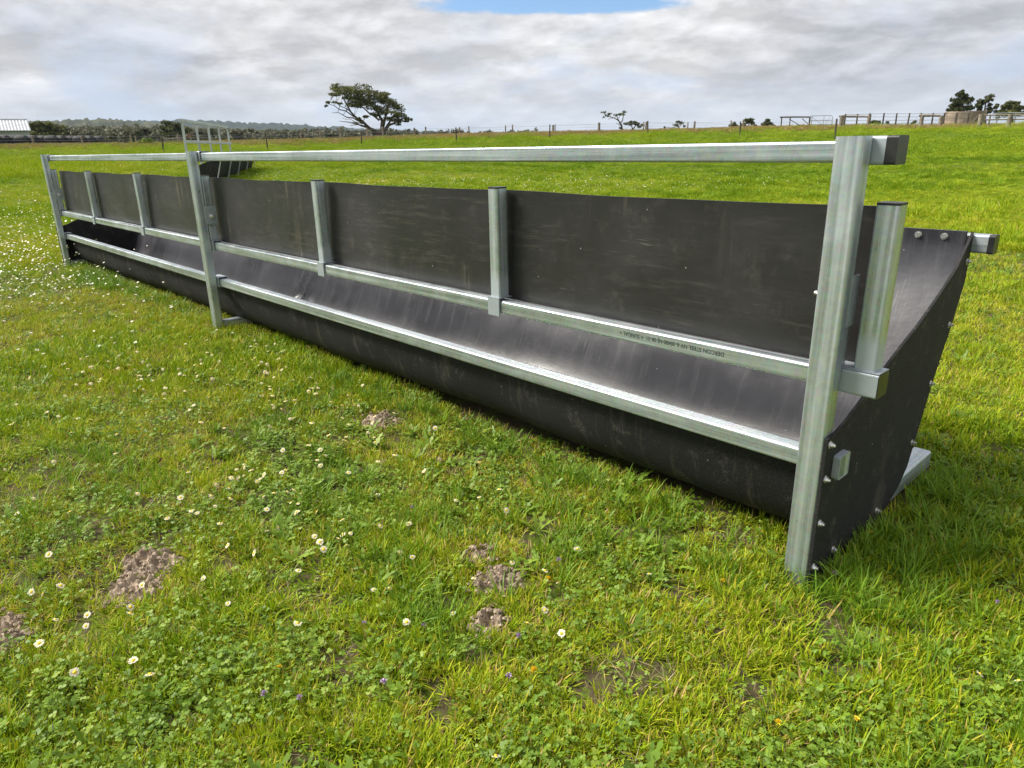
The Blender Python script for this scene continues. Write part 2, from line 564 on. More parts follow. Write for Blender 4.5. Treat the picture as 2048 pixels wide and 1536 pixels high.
# ---------------------------------------------------------------- the long feeder
def bolt_mesh(nut=True):
    mb = MB()
    def disc(x0, x1, r, n, sq=1.0, rot=0.0):
        v = []; f = []
        for x in (x0, x1):
            for j in range(n):
                a = 2 * math.pi * j / n + rot
                v.append((x, r * math.cos(a), r * math.sin(a)))
        f.append(tuple(reversed(range(n)))); f.append(tuple(range(n, 2 * n)))
        for j in range(n): f.append((j, (j + 1) % n, n + (j + 1) % n, n + j))
        mb.add(v, f)
    disc(0, 0.0022, 0.0115, 14)
    disc(0.0022, 0.010, 0.0082, 6)
    if nut: disc(0.010, 0.017, 0.0045, 8)
    me = bpy.data.meshes.new('bolt')
    me.from_pydata(mb.v, [], mb.f); me.update(); me.materials.append(BOLT)
    return me


BOLT_ME = bolt_mesh()
feeder = empty('livestock_feeder', (0, 0, 0))
tag(feeder, 'long galvanised steel feeder with black rubber trough and back panel, nearest the camera', 'feeder')
PX = [0.0, -4.0, -8.0]
PW, PD, PH = 0.066, 0.050, 1.150
for k, x in enumerate(PX):
    po = tube_part('post', (x, 0, -0.03), (x + PW, PD, PH), 2, GAL_Z, feeder, r=0.0075, n=6)
    # sleeves that carry the rails behind the post
    x0 = x - 0.012 if k == 0 else x - 0.02
    x1 = {0: 0.094, 1: x + 0.092, 2: x + 0.092}[k]
    tube_part('rail_sleeve', (x0, PD + 0.001, 1.087), (x1, PD + 0.063, 1.1495), 0, ZINC, po, hollow=(True, True))
    xm1 = 0.152 if k == 0 else x + 0.098
    tube_part('rail_sleeve', (x0 + 0.016, PD + 0.001, 0.543), (xm1, PD + 0.063, 0.606), 0, ZINC, po, hollow=(True, True))
    xl1 = 0.0925 if k == 0 else x + 0.088
    tube_part('rail_sleeve', (x0 - 0.004, PD + 0.001, 0.305), (xl1, PD + 0.063, 0.371), 0, ZINC, po, hollow=(True, True))
    # plate that ties post and panel frame
    xp = x + PW
    pl = MB()
    if k == 0:
        pl.box((xp - 0.004, PD - 0.012, 0.712), (xp + 0.001, PD + 0.030, 0.836))
    else:
        pl.box((xp + 0.0005, PD - 0.006, 0.708), (xp + 0.006, PD + 0.060, 0.822))
    pl.build('bracket_plate', ZINC, po)
    if k == 0:
        inst('bolt', BOLT_ME, po, (x - 0.0005, PD - 0.004, 0.785), (0, 0, math.pi), (1.3, 1.2, 1.2))
        q = MB(); q.box((xp - 0.02, PD + 0.001, 0.6065), (xp - 0.004, PD + 0.022, 0.711)); q.build('weld_strip', GAL_Z, po)
    else:
        inst('bolt', BOLT_ME, po, (xp + 0.006, PD + 0.028, 0.757), (0, 0, 0), (1.6, 1.5, 1.5))
    # foot tube under the trough
    ft = tube_part('foot_beam', (x - 0.002, PD + 0.001, 0.012), (x + 0.060, 0.985, 0.078), 1, GAL_Y, feeder, r=0.010, n=5)
    # leaning rear strut
    V, Fc = rhs((0, 0, 0), (0.045, 0.010, 0.66), 2, r=0.002)
    V = [(vx + x + 0.010, vy + 0.684 + vz * 0.40, vz + 0.10) for vx, vy, vz in V]
    mesh_obj('rear_strut', V, Fc, GAL_Z, feeder)

RY0, RY1 = PD + 0.0075, PD + 0.0565
for k in (0, 1):
    xa, xb = PX[k + 1] + 0.055, PX[k] + (0.0935 if k == 0 else 0.03)
    r = tube_part('top_rail', (xa, RY0, 1.0915), (xb, RY1, 1.140), 0, GAL_X, feeder)
    xm = 0.150 if k == 0 else PX[k] + 0.03
    r2 = tube_part('middle_rail', (xa, RY0, 0.5475), (xm, RY1, 0.5965), 0, GAL_X, feeder)
    xl = 0.090 if k == 0 else PX[k] + 0.03
    r3 = tube_part('lower_rail', (xa, RY0, 0.3105), (xl, RY1, 0.3600), 0, GAL_X, feeder)
    if k == 0:
        MID_RAIL = r2
        cap = tube_part('end_cap', (0.0935, PD + 0.0005, 1.0875), (0.1185, PD + 0.0635, 1.150), 0, PLASTIC, r, r=0.006)
        cap = tube_part('end_cap', (0.151, PD + 0.0015, 0.5437), (0.1545, PD + 0.0625, 0.6055), 0, PLASTIC, r2, r=0.006)
        cap = tube_part('end_cap', (0.0905, PD + 0.0035, 0.3075), (0.0915, PD + 0.0605, 0.3685), 0, GAL_Z, r3, r=0.006)
rear = tube_part('rear_rail', (-8.07, 0.944, 0.790), (0.118, 0.993, 0.848), 0, GAL_X, feeder)
tube_part('end_cap', (0.1175, 0.9435, 0.7895), (0.135, 0.9935, 0.8485), 0, PLASTIC, rear, r=0.007)

# printed maker's line, upside down on the middle rail
cu = bpy.data.curves.new('print', 'FONT')
cu.body = 'DERCON STEEL NV 6-30480 NJ 08-21  < SUNGAL >'
cu.size = 0.0175; cu.space_character = 1.02; cu.offset = 0.00035
to = bpy.data.objects.new('print_tmp', cu)
COL.objects.link(to)
bpy.context.view_layer.update()
tm = bpy.data.meshes.new_from_object(to.evaluated_get(bpy.context.evaluated_depsgraph_get()))
bpy.data.objects.remove(to)
wid = max(v.co.x for v in tm.vertices)
for v in tm.vertices:
    tx, tz = v.co.x / wid * 0.372, v.co.y
    v.co = Vector((-0.262 - tx, RY0 - 0.0006, 0.5795 - tz))
tm.materials.append(simple('ink', (0.05, 0.07, 0.06), 0.8))
tp = bpy.data.objects.new('printed_line', tm); COL.objects.link(tp); tp.parent = MID_RAIL
tp['label'] = 'upside-down black maker print along the middle rail'

# uprights that hold the back panel
UX = [(0.088, 0.140, True), (-1.251, -1.201, False), (-2.556, -2.506, False), (-3.986, -3.936, None), (-5.335, -5.285, False), (-6.71, -6.66, False), (-7.986, -7.936, None)]
for x0, x1, kind in UX:
    y0, y1 = PD + 0.008, PD + 0.058
    if kind is None: y0, y1 = PD + 0.0015, PD + 0.052
    u = tube_part('upright', (x0, y0, 0.608), (x1, y1, 1.000), 2, GAL_UP, feeder, r=0.006, n=5)
    tube_part('top_cap', (x0 - 0.001, y0 - 0.001, 1.0002), (x1 + 0.001, y1 + 0.001, 1.0055), 2, PLASTIC, u, r=0.008)
    if kind is False:
        c = MB()
        c.box((x0 - 0.007, PD - 0.0005, 0.5385), (x1 + 0.004, PD + 0.0055, 0.6035))
        c.box((x0 - 0.007, PD - 0.0005, 0.6037), (x1 + 0.004, PD + 0.066, 0.6078))
        cc = c.build('collar', ZINC, u)
    elif kind:
        c = MB(); c.box((0.048, PD + 0.0008, 0.6062), (0.153, PD + 0.064, 0.6079)); c.build('collar', ZINC, u)

# back panel: one belt sheet, a little wavy between its uprights
nx = 161
V = []; Fc = []
zs = np.linspace(0, 1, 9)
for i in range(nx):
    x = -8.0 + i * (8.112 / (nx - 1))
    wav = 0.004 * math.sin(x * 4.7 + 0.4) + 0.003 * math.sin(x * 2.1)
    top = 0.989 + 0.002 * math.sin(x * 4.7 + 1.1) + 0.001 * math.sin(x * 9.7)
    for s_ in (0, 1):
        for zf in zs:
            z = 0.593 + (top - 0.593) * zf
            y = PD + 0.0685 + (wav * zf + 0.006) * (0.4 + zf) + 0.007 * s_
            V.append((x, max(y, PD + 0.0675 + 0.007 * s_), z))
k2 = len(zs)
for i in range(nx - 1):
    a = i * 2 * k2; b_ = a + 2 * k2
    for j in range(k2 - 1):
        Fc.append((a + j, b_ + j, b_ + j + 1, a + j + 1))
        Fc.append((a + k2 + j + 1, b_ + k2 + j + 1, b_ + k2 + j, a + k2 + j))
    Fc.append((a + k2 - 1, b_ + k2 - 1, b_ + 2 * k2 - 1, a + 2 * k2 - 1))
    Fc.append((a + k2, b_ + k2, b_, a))
for a, rev in ((0, 0), ((nx - 1) * 2 * k2, 1)):
    for j in range(k2 - 1):
        q = (a + j, a + j + 1, a + k2 + j + 1, a + k2 + j)
        Fc.append(q if not rev else q[::-1])
mesh_obj('back_panel', V, Fc, RUB_PANEL, feeder, 50)['label'] = 'scuffed black rubber back panel'

# trough: one belt slung from the lower rail, under and up to the rear rail
PROF = [(0.1155, 0.352), (0.116, 0.325), (0.112, 0.27), (0.118, 0.19), (0.150, 0.110), (0.215, 0.052), (0.31, 0.024), (0.42, 0.020), (0.53, 0.045),
        (0.615, 0.095), (0.675, 0.170), (0.725, 0.275), (0.790, 0.412), (0.862, 0.575), (0.915, 0.705), (0.938, 0.800), (0.939, 0.858)]


def catmull(P, per=4):
    P = [np.array(p) for p in P]
    out = []
    for i in range(len(P) - 1):
        p0 = P[max(i - 1, 0)]; p1 = P[i]; p2 = P[i + 1]; p3 = P[min(i + 2, len(P) - 1)]
        for k in range(per):
            u = k / per
            out.append(0.5 * ((2 * p1) + (-p0 + p2) * u + (2 * p0 - 5 * p1 + 4 * p2 - p3) * u * u + (-p0 + 3 * p1 - 3 * p2 + p3) * u ** 3))
    out.append(P[-1])
    return np.array(out)


def belt(name, prof, xa, xb, nx, parent, dents=(), th=0.008):
    pr = catmull(prof)
    tg = np.gradient(pr, axis=0); tg /= np.linalg.norm(tg, axis=1)[:, None]
    nrm = np.stack([-tg[:, 1], tg[:, 0]], 1)          # towards the inside
    n = len(pr)
    uu = np.linspace(0, 1, n)
    V = []; Fc = []; mats = []
    for i in range(nx):
        x = xa + (xb - xa) * i / (nx - 1)
        off = (0.006 * np.sin(x * 3.3 + 0.7) + 0.004 * np.sin(x * 7.9)) * np.sin(uu * math.pi) ** 1.0
        for (dx, du, su, sx, amp) in dents:
            off = off + amp * np.exp(-((x - dx) / sx) ** 2 - ((uu - du) / su) ** 2)
        for s_ in (0, 1):
            q = pr + nrm * (off + th * s_)[:, None]
            for y, z in q: V.append((x, y, z))
    for i in range(nx - 1):
        a = i * 2 * n; b_ = a + 2 * n
        for j in range(n - 1):
            Fc.append((a + j, a + j + 1, b_ + j + 1, b_ + j)); mats.append(1)
            Fc.append((a + n + j, b_ + n + j, b_ + n + j + 1, a + n + j + 1)); mats.append(0)
        Fc.append((a + n - 1, a + 2 * n - 1, b_ + 2 * n - 1, b_ + n - 1)); mats.append(0)
        Fc.append((a, b_, b_ + n, a + n)); mats.append(0)
    o = mesh_obj(name, V, Fc, RUB_IN, parent, 60)
    o.data.materials.append(RUB_OUT)
    o.data.polygons.foreach_set('material_index', mats)
    return o


trough = belt('trough_belt', PROF, -7.995, 0.058, 520, feeder,
              dents=[(-4.00, 0.53, 0.045, 0.04, 0.040), (-4.05, 0.61, 0.07, 0.018, 0.018), (-3.93, 0.61, 0.07, 0.018, 0.018), (-3.83, 0.57, 0.04, 0.05, 0.008), (-6.4, 0.45, 0.12, 0.3, 0.012), (-0.75, 0.56, 0.10, 0.30, -0.012), (-1.6, 0.56, 0.10, 0.2, 0.008)])
BM2 = bolt_mesh(False)
for xb in [-0.004, -0.082, -0.62, -1.2, -1.8, -2.4, -3.0, -3.6, -4.3, -4.9, -5.5, -6.1, -6.7, -7.3, -7.9]:
    inst('bolt', BM2, trough, (xb, 0.9305, 0.838), (0, 0, -math.pi / 2), (0.55, 1.0, 1.0))

# end panels cut from belt
EP_TOP = [(-0.002, 0.432), (0.052, 0.4375), (0.114, 0.455), (0.213, 0.494), (0.358, 0.553), (0.446, 0.586), (0.557, 0.625), (0.68, 0.678), (0.836, 0.756), (0.942, 0.852)]
EP_REAR = [(0.9435, 0.856), (0.9437, 0.79), (0.9436, 0.700), (0.893, 0.578), (0.843, 0.487), (0.793, 0.396), (0.716, 0.217), (0.680, 0.128), (0.625, 0.075), (0.54, 0.035), (0.44, 0.008), (0.30, 0.0), (0.14, 0.0), (-0.002, 0.01)]
for k, x in ((0, 0.0665), (1, -8.0065)):
    ol = EP_TOP + EP_REAR
    x1 = x + (0.008 if k == 0 else -0.008)
    n = len(ol)
    V = [(x, y, z) for y, z in ol] + [(x1, y, z) for y, z in ol]
    Fc = [tuple(range(n)), tuple(reversed(range(n, 2 * n)))] + [(j, n + j, n + (j + 1) % n, (j + 1) % n) for j in range(n)]
    if k == 0: Fc = [f[::-1] for f in Fc]
    Fc = [f[::-1] for f in Fc]
    ep = mesh_obj('end_panel', V, Fc, RUB_OUT, feeder)
    bm = bmesh.new(); bm.from_mesh(ep.data); bmesh.ops.recalc_face_normals(bm, faces=bm.faces); bm.to_mesh(ep.data); bm.free()
    for (y, z) in [(0.922, 0.765), (0.853, 0.570), (0.766, 0.392), (0.680, 0.212), (0.445, 0.058), (0.135, 0.058), (0.012, 0.058), (0.014, 0.190), (0.013, 0.318), (0.014, 0.414)]:
        inst('bolt', BOLT_ME, ep, (x1, y, z), (0.4 * y * 10, 0, 0 if k == 0 else math.pi), (0.85, 0.9, 0.9))

# ---------------------------------------------------------------- background helpers
def leaf_material(name, stops, transl=0.25, nscale=1.5):
    m, t, b = material(name)
    at = t.new('ShaderNodeAttribute', attribute_name='rnd')
    g = t.new('ShaderNodeNewGeometry')
    v = t.math('ADD', t.math('MULTIPLY', at.outputs['Fac'], 0.65), t.math('MULTIPLY', t.noise(g.outputs['Position'], nscale, 3, 0.6), 0.35))
    c = t.ramp(v, stops)
    t.put(b.inputs['Base Color'], c)
    b.inputs['Roughness'].default_value = 0.6
    b.inputs['Specular IOR Level'].default_value = 0.25
    tr = t.new('ShaderNodeBsdfTranslucent'); t.put(tr.inputs[0], c)
    mx = t.new('ShaderNodeMixShader'); mx.inputs[0].default_value = transl
    t.l.new(b.outputs[0], mx.inputs[1]); t.l.new(tr.outputs[0], mx.inputs[2])
    t.l.new(mx.outputs[0], t.n['Material Output'].inputs[0])
    return m


GUM = leaf_material('gum_leaves', [(0.2, (0.05, 0.065, 0.02)), (0.5, (0.10, 0.115, 0.035)), (0.8, (0.19, 0.19, 0.065))])
DARKGUM = leaf_material('dark_leaves', [(0.2, (0.035, 0.05, 0.02)), (0.5, (0.07, 0.085, 0.032)), (0.8, (0.13, 0.14, 0.055))])
WOODS = leaf_material('wood_leaves', [(0.2, (0.06, 0.07, 0.038)), (0.5, (0.115, 0.12, 0.07)), (0.8, (0.18, 0.175, 0.11))], 0.2, 0.05)
BROWNLEAF = leaf_material('brown_leaves', [(0.25, (0.12, 0.08, 0.05)), (0.6, (0.22, 0.15, 0.10)), (0.85, (0.30, 0.22, 0.15))])
BARK = simple('bark', (0.085, 0.068, 0.052), 0.9, 0, 0.4, 6, 0.2)
TIMBER = simple('weathered_timber', (0.23, 0.20, 0.16), 0.85, 0, 0.35, 5, 0.2, 0.3, 30)
DARKPOST = simple('dark_post', (0.085, 0.07, 0.055), 0.8, 0, 0.3, 5, 0.2)
WIRE = simple('fence_wire', (0.28, 0.28, 0.28), 0.45, 0.7)
STEELGREY = simple('grey_steel', (0.30, 0.32, 0.33), 0.5, 0.6, 0.2, 3)
FARGAL = simple('dull_galvanised', (0.50, 0.53, 0.56), 0.5, 0.35, 0.15, 3)
BLACKWRAP = simple('black_wrap', (0.012, 0.012, 0.014), 0.75, 0, 0.2, 2)


def cards(cen, rad, n, size, rng, surface=0.45):
    """n leaf cards inside an ellipsoid with half axes rad along (right, forward, up)"""
    d = rng.normal(size=(n, 3)); d /= np.linalg.norm(d, axis=1)[:, None]
    r = rng.random(n) ** surface
    p = d * r[:, None] * np.array(rad)
    w_ = np.array(cen) + p[:, :1] * np.array([RGT[0], RGT[1], 0]) + p[:, 1:2] * np.array([FWD[0], FWD[1], 0]) + p[:, 2:3] * np.array([0, 0, 1.])
    u = rng.normal(size=(n, 3)); u /= np.linalg.norm(u, axis=1)[:, None]
    v = np.cross(u, rng.normal(size=(n, 3))); v /= np.linalg.norm(v, axis=1)[:, None]
    s = size * rng.uniform(0.5, 1.35, n)
    u = u * s[:, None]; v = v * (s * rng.uniform(0.35, 0.7, n))[:, None]
    return np.stack([w_ - u, w_ + v * 0.9, w_ + u, w_ - v], 1), rng.random(n)


def cards_obj(name, quads, rnd, mat, parent=None, origin=(0, 0, 0)):
    q = np.concatenate(quads); r = np.concatenate(rnd)
    n = len(q)
    me = bpy.data.meshes.new(name)
    me.from_pydata((q.reshape(-1, 3) - np.array(origin)).tolist(), [], np.arange(n * 4).reshape(n, 4).tolist())
    me.update()
    a = me.attributes.new('rnd', 'FLOAT', 'FACE'); a.data.foreach_set('value', r.astype(np.float32))
    me.materials.append(mat)
    o = bpy.data.objects.new(name, me); COL.objects.link(o)
    if parent: o.parent = parent
    return o


def depth(px, D):
    r = px_dir(px, 262.0); h = math.hypot(r[0], r[1])
    q = np.array([r[0] / h * D, r[1] / h * D, 0])
    return float(q @ RW[:, 2]) / 0.95


def m_per_px(px, D):
    r = RW.T @ (np.array(gp(px, 262, D)) - CP)
    return r[2] / F


def tree(name, label, px, D, limbs, clumps, mat, leaf=0.2, dens=1.0, base_r=0.3, group=None, seed=1, cat='tree'):
    """limbs: polylines of (px, py, radius, depth offset); clumps: (px, py, rx, ry, count) in photo pixels at distance D"""
    rng = np.random.default_rng(seed)
    base = on_ground(px, D)
    root = empty(name, base)
    tag(root, label, cat, group)
    mp = m_per_px(px, D)
    mb = MB()
    ends = []
    for limb in limbs:
        pts = []; rads = []
        for (x, y, r, dz) in limb:
            p = gp(x, y, D + dz) - base
            pts.append(p); rads.append(r)
        # break the straight runs up a little
        P2 = [pts[0]]; R2 = [rads[0]]
        for a, b_, ra, rb in zip(pts[:-1], pts[1:], rads[:-1], rads[1:]):
            mid = (a + b_) / 2 + Vector(rng.normal(size=3)) * (b_ - a).length * 0.06
            P2 += [mid, b_]; R2 += [(ra + rb) / 2, rb]
        mb.tube(P2, R2, 6)
        ends += P2[1:]
    quads = []; rr_ = []
    for (x, y, rx, ry, n) in clumps:
        dz = rng.normal() * rx * mp * 0.6
        c = np.array(gp(x, y, D + dz)) - np.array(base)
        # sub-clumps
        k = max(2, int(n / 40))
        for _ in range(k):
            o = rng.normal(size=3) * 0.48
            cc = c + np.array([RGT[0], RGT[1], 0]) * o[0] * rx * mp + np.array([FWD[0], FWD[1], 0]) * o[1] * rx * mp + np.array([0, 0, 1]) * o[2] * ry * mp
            q, r = cards(cc, (rx * mp * 0.62, rx * mp * 0.62, max(ry * mp * 0.5, 0.12)), int(n / k * dens), leaf, rng)
            quads.append(q); rr_.append(np.clip(r * 0.75 + rng.random() * 0.35, 0, 1))
            if ends:
                e = min(ends, key=lambda v: (v - Vector(cc)).length)
                mid = (e + Vector(cc)) / 2 + Vector((0, 0, -0.08 * (e - Vector(cc)).length))
                mb.tube([e, mid, Vector(cc)], [0.045 * base_r / 0.3, 0.03 * base_r / 0.3, 0.012], 4)
    if mb.v: mb.build('trunk', BARK, root, 60)
    cards_obj('crown', quads, rr_, mat, root)
    return root


# ---------------------------------------------------------------- hills and far woodland
def ridge(name, D, pts, mat, amp, seed, depth_m, label):
    xs = np.linspace(pts[0][0], pts[-1][0], 420)
    ys = np.interp(xs, [p[0] for p in pts], [p[1] for p in pts])
    rng = np.random.default_rng(seed)
    V = []; Fc = []
    prof = [(0.0, -depth_m, -1), (0.35, -depth_m * .62, 0), (0.7, -depth_m * .3, 0), (0.9, -depth_m * .1, 0), (1.0, 0, 0), (0.7, depth_m * .4, 0), (0.0, depth_m, -1)]
    for x, y in zip(xs, ys):
        top = gp(x, y, D)
        r = Vector((top.x - CP[0], top.y - CP[1], 0)).normalized()
        jit = amp * (vnoise(np.array([x * 0.33]), np.array([seed * 3.]))[0] - 0.5) + amp * 0.8 * rng.normal() * 0.35
        for h, d, low in prof:
            z = -12 if low < 0 else (top.z + 12) * h - 12 + jit * (0.4 + 0.6 * h)
            V.append((top.x + r.x * d, top.y + r.y * d, z))
    k = len(prof)
    for i in range(len(xs) - 1):
        for j in range(k - 1):
            Fc.append((i * k + j, (i + 1) * k + j, (i + 1) * k + j + 1, i * k + j + 1))
    o = mesh_obj(name, V, Fc, mat, None, 180)
    tag(o, label, kind='structure')
    return o


def forest_mat(name, c0, c1, sc):
    m, t, b = material(name)
    g = t.new('ShaderNodeNewGeometry')
    mp = t.new('ShaderNodeMapping'); mp.inputs['Scale'].default_value = (1, 1, 2.2)
    t.put(mp.inputs[0], g.outputs['Position'])
    t.put(b.inputs['Base Color'], t.mix(t.maprange(t.noise(mp.outputs[0], sc, 5, 0.7), 0.35, 0.65), c0 + (1,), c1 + (1,)))
    b.inputs['Roughness'].default_value = 1.0; b.inputs['Specular IOR Level'].default_value = 0.05
    return m


ridge('hill', 1300, [(-900, 246), (0, 243.5), (100, 242.5), (140, 238.5), (190, 237.5), (240, 239.5), (262, 243), (330, 249), (500, 258), (700, 266), (1000, 282)],
      forest_mat('hill_scrub', (0.035, 0.045, 0.028), (0.085, 0.09, 0.055), 0.035), 3.0, 3, 260, 'low olive wooded rise on the left skyline')
ridge('hill', 2300, [(-900, 244), (60, 242.5), (150, 243), (290, 241), (330, 239.5), (400, 241), (480, 244), (560, 246.5), (620, 251), (720, 257), (900, 264), (1150, 276)],
      forest_mat('hill_forest', (0.02, 0.032, 0.026), (0.04, 0.055, 0.042), 0.02), 5.0, 5, 420, 'long blue-grey forested ridge far behind the paddock')

rng = np.random.default_rng(21)
quads = []; rnds = []
_wx = [-300, 0, 60, 110, 160, 210, 260, 330, 400, 470, 560, 640, 760, 850, 920, 1000, 1040, 1062, 1090, 1110]
_wy = [y_ - 3 for y_ in (256, 252, 250, 249, 253, 254, 252, 250, 254, 257, 258.5, 258, 259, 262, 264, 265, 263, 260, 265, 272)]
for layer, (D0, D1, nT, dy) in enumerate([(250, 330, 210, 0), (190, 250, 190, 3.5), (150, 190, 150, 8.5)]):
    for i in range(nT):
        x = rng.uniform(-300, 1105 if layer < 1 else (900 if layer < 2 else 780))
        D = rng.uniform(D0, D1)
        ytop = np.interp(x, _wx, _wy) + dy + rng.normal() * 1.6 - (2.0 if rng.random() < 0.12 else 0)
        mp = m_per_px(x, D)
        top = np.array(gp(x, ytop, D))
        g0 = float(gz(top[0], top[1]))
        h = max(top[2] - g0, 3.0)
        wdt = h * rng.uniform(0.30, 0.5)
        tone = rng.random()
        for _ in range(7):
            c = top - np.array([0, 0, h * rng.uniform(0.12, 0.75)])
            c = c + np.array([RGT[0], RGT[1], 0]) * rng.normal() * wdt * 0.45 + np.array([FWD[0], FWD[1], 0]) * rng.normal() * wdt * 0.4
            q, r = cards(c, (wdt * 0.42, wdt * 0.42, h * 0.13), 34, 0.55, rng)
            quads.append(q); rnds.append(np.clip(r * 0.5 + tone * 0.6 - 0.05, 0, 1))
wd = cards_obj('woodland', quads, rnds, WOODS)
tag(wd, 'grey-green belt of far scrub and gum woodland beyond the paddock', 'woodland', kind='stuff')

# ---------------------------------------------------------------- trees one can tell apart
T = 0.33
tree('wind_swept_tree', 'large lone tree with spreading wind-swept crown leaning left behind the fence', 760, 90,
     [[(762, 282, .36, 0), (758, 268, .30, 0), (746, 260, .22, 0), (733, 251, .17, .3), (716, 238, .13, .8), (701, 223, .10, 1.2), (690, 203, .07, 1.5), (684, 188, .03, 1.8)],
      [(760, 272, .33, 0), (764, 258, .25, .4), (765, 242, .20, .5), (756, 224, .15, .4), (742, 208, .11, .2), (731, 192, .07, 0), (726, 182, .03, 0)],
      [(764, 258, .22, .4), (769, 240, .16, -.4), (776, 222, .11, -.8), (778, 203, .07, -1.2), (772, 190, .03, -1.4)],
      [(766, 268, .24, 0), (778, 250, .16, -.2), (796, 240, .10, -.5), (812, 236, .05, -.8)],
      [(770, 258, .15, 0), (784, 236, .10, 1.2), (797, 222, .05, 1.6)],
      [(736, 253, .13, .3), (716, 249, .07, -.4), (696, 244, .05, -.8), (677, 242, .02, -1)],
      [(728, 247, .11, .3), (706, 236, .07, -.6), (686, 230, .05, -1.2), (664, 226, .02, -1.5)],
      [(716, 238, .10, .8), (692, 222, .07, .2), (668, 211, .04, 0), (652, 206, .02, 0)],
      [(758, 240, .13, .5), (738, 226, .09, 1.4), (716, 210, .06, 2), (702, 192, .03, 2.4)],
      [(701, 223, .07, 1.2), (680, 212, .04, 1), (662, 198, .02, .8)], [(716, 249, .05, -.4), (700, 251, .02, -.6)], [(740, 258, .08, 0), (722, 252, .05, 1), (700, 238, .03, 1.4), (684, 236, .02, 1.5)]],
     [(672, 180, 18, 5, 260), (664, 190, 13, 4, 120), (655, 203, 7, 4, 60), (653, 212, 4, 4, 26), (692, 178, 22, 6, 360), (715, 178, 22, 8, 430), (736, 184, 16, 8, 330), (690, 190, 18, 6, 190), (712, 193, 20, 9, 380),
      (735, 199, 22, 10, 480), (757, 193, 18, 9, 390), (770, 186, 10, 4, 130), (776, 203, 20, 10, 430), (757, 212, 20, 10, 320), (790, 215, 17, 10, 330), (775, 226, 19, 9, 280), (800, 228, 14, 8, 220), (812, 237, 11, 5, 150), (790, 239, 16, 6, 200),
      (700, 206, 18, 6, 200), (716, 210, 17, 6, 220), (729, 235, 11, 5, 120), (748, 232, 12, 5, 80), (674, 206, 12, 3, 60), (822, 240, 4, 2, 22), (800, 246, 10, 3, 60), (716, 246, 12, 3, 40)],
     GUM, 0.115, 2.1, 0.2, seed=4)
tree('leaning_tree', 'small bare-limbed tree leaning left on the skyline beside a round bush', 1245, 105,
     [[(1249, 264, .16, 0), (1243, 250, .13, 0), (1238, 242, .1, 0), (1228, 236, .06, 0), (1212, 232, .03, 0)], [(1241, 246, .09, 0), (1246, 236, .06, .5), (1248, 228, .03, .6)], [(1238, 242, .07, 0), (1234, 233, .05, .3), (1226, 227, .03, .4)],
      [(1243, 252, .05, 0), (1232, 246, .03, 0)], [(1228, 236, .05, 0), (1216, 239, .02, 0)]],
     [(1217, 227, 9, 3, 55), (1232, 227, 9, 3, 60), (1244, 227, 8, 3, 60), (1209, 231, 4, 3, 18), (1225, 231, 8, 2, 26), (1240, 256, 4, 3, 26)], DARKGUM, 0.16, 1, 0.3, seed=8)
tree('round_bush', 'low dark round-topped bush right of the small leaning tree', 1267, 110, [[(1266, 262, .12, 0), (1264, 254, .08, 0), (1258, 248, .04, 0)], [(1266, 258, .1, 0), (1272, 250, .05, 0)]],
     [(1259, 247, 8, 4, 150), (1270, 247, 9, 4, 170), (1280, 250, 6, 4, 90), (1264, 244, 6, 3, 70)], DARKGUM, 0.17, 1, 0.3, seed=9, cat='bush')
tree('sparse_shrub', 'thin feathery shrub on the bank before the paired fence posts', 1357, 84, [[(1357, 258, .06, 0), (1356, 246, .03, 0)], [(1357, 256, .05, 0), (1365, 246, .02, 0)]],
     [(1357, 243, 6, 4, 60), (1363, 247, 6, 4, 60), (1352, 250, 6, 3, 60), (1370, 250, 5, 3, 30), (1330, 254, 4, 2, 20)], DARKGUM, 0.12, 1, 0.2, seed=10, cat='shrub')
for i, (cx, top, rx, n, lab) in enumerate([(1467, 244, 10, 300, 'dark low bush left of the taller grey bush on the skyline'), (1497, 236, 12, 430, 'tallest grey-green bush on the skyline left of the pipe gate frame'),
                                           (1535, 240, 12, 380, 'round dark bush on the skyline just left of the pipe gate frame')]):
    tree('skyline_bush', lab, cx, 98, [[(cx, 258, .12, 0), (cx + 1, 246, .06, 0)]],
         [(cx, top + 5, rx * .7, 5, int(n * .4)), (cx - rx * .5, top + 10, rx * .6, 5, int(n * .3)), (cx + rx * .5, top + 9, rx * .6, 5, int(n * .3)), (cx + rx * .9, top + 13, rx * .5, 3, int(n * .15)), (cx - rx * .9, top + 13, rx * .4, 3, int(n * .12))],
         DARKGUM if i != 1 else GUM, 0.18, 1, 0.3, 'bushes on the skyline left of the gate', 30 + i, 'bush')
tree('tall_gum', 'tallest dark tree standing behind the round water tank', 1922, 110, [[(1922, 262, .25, 0), (1922, 225, .16, 0), (1925, 200, .06, 0)]],
     [(1924, 189, 8, 5, 190), (1917, 200, 11, 8, 330), (1930, 203, 11, 8, 330), (1908, 212, 9, 7, 240), (1922, 216, 14, 8, 330), (1938, 216, 9, 6, 200), (1903, 220, 6, 4, 110), (1926, 184, 4, 3, 50)], DARKGUM, 0.22, 1, 0.4, 'trees behind the tank', 41)
tree('forked_gum', 'narrow open tree between the tallest tree and the round-crowned tree', 1970, 112, [[(1970, 262, .2, 0), (1969, 225, .12, 0), (1971, 200, .05, 0)], [(1969, 232, .1, 0), (1956, 215, .05, 0)], [(1970, 236, .1, 0), (1983, 218, .05, 0)]],
     [(1972, 192, 8, 4, 150), (1970, 202, 9, 6, 220), (1957, 208, 8, 7, 220), (1962, 216, 7, 4, 90), (1982, 212, 7, 6, 170), (1978, 222, 7, 5, 130), (1990, 222, 5, 4, 60)], DARKGUM, 0.2, 1, 0.35, 'trees behind the tank', 42)
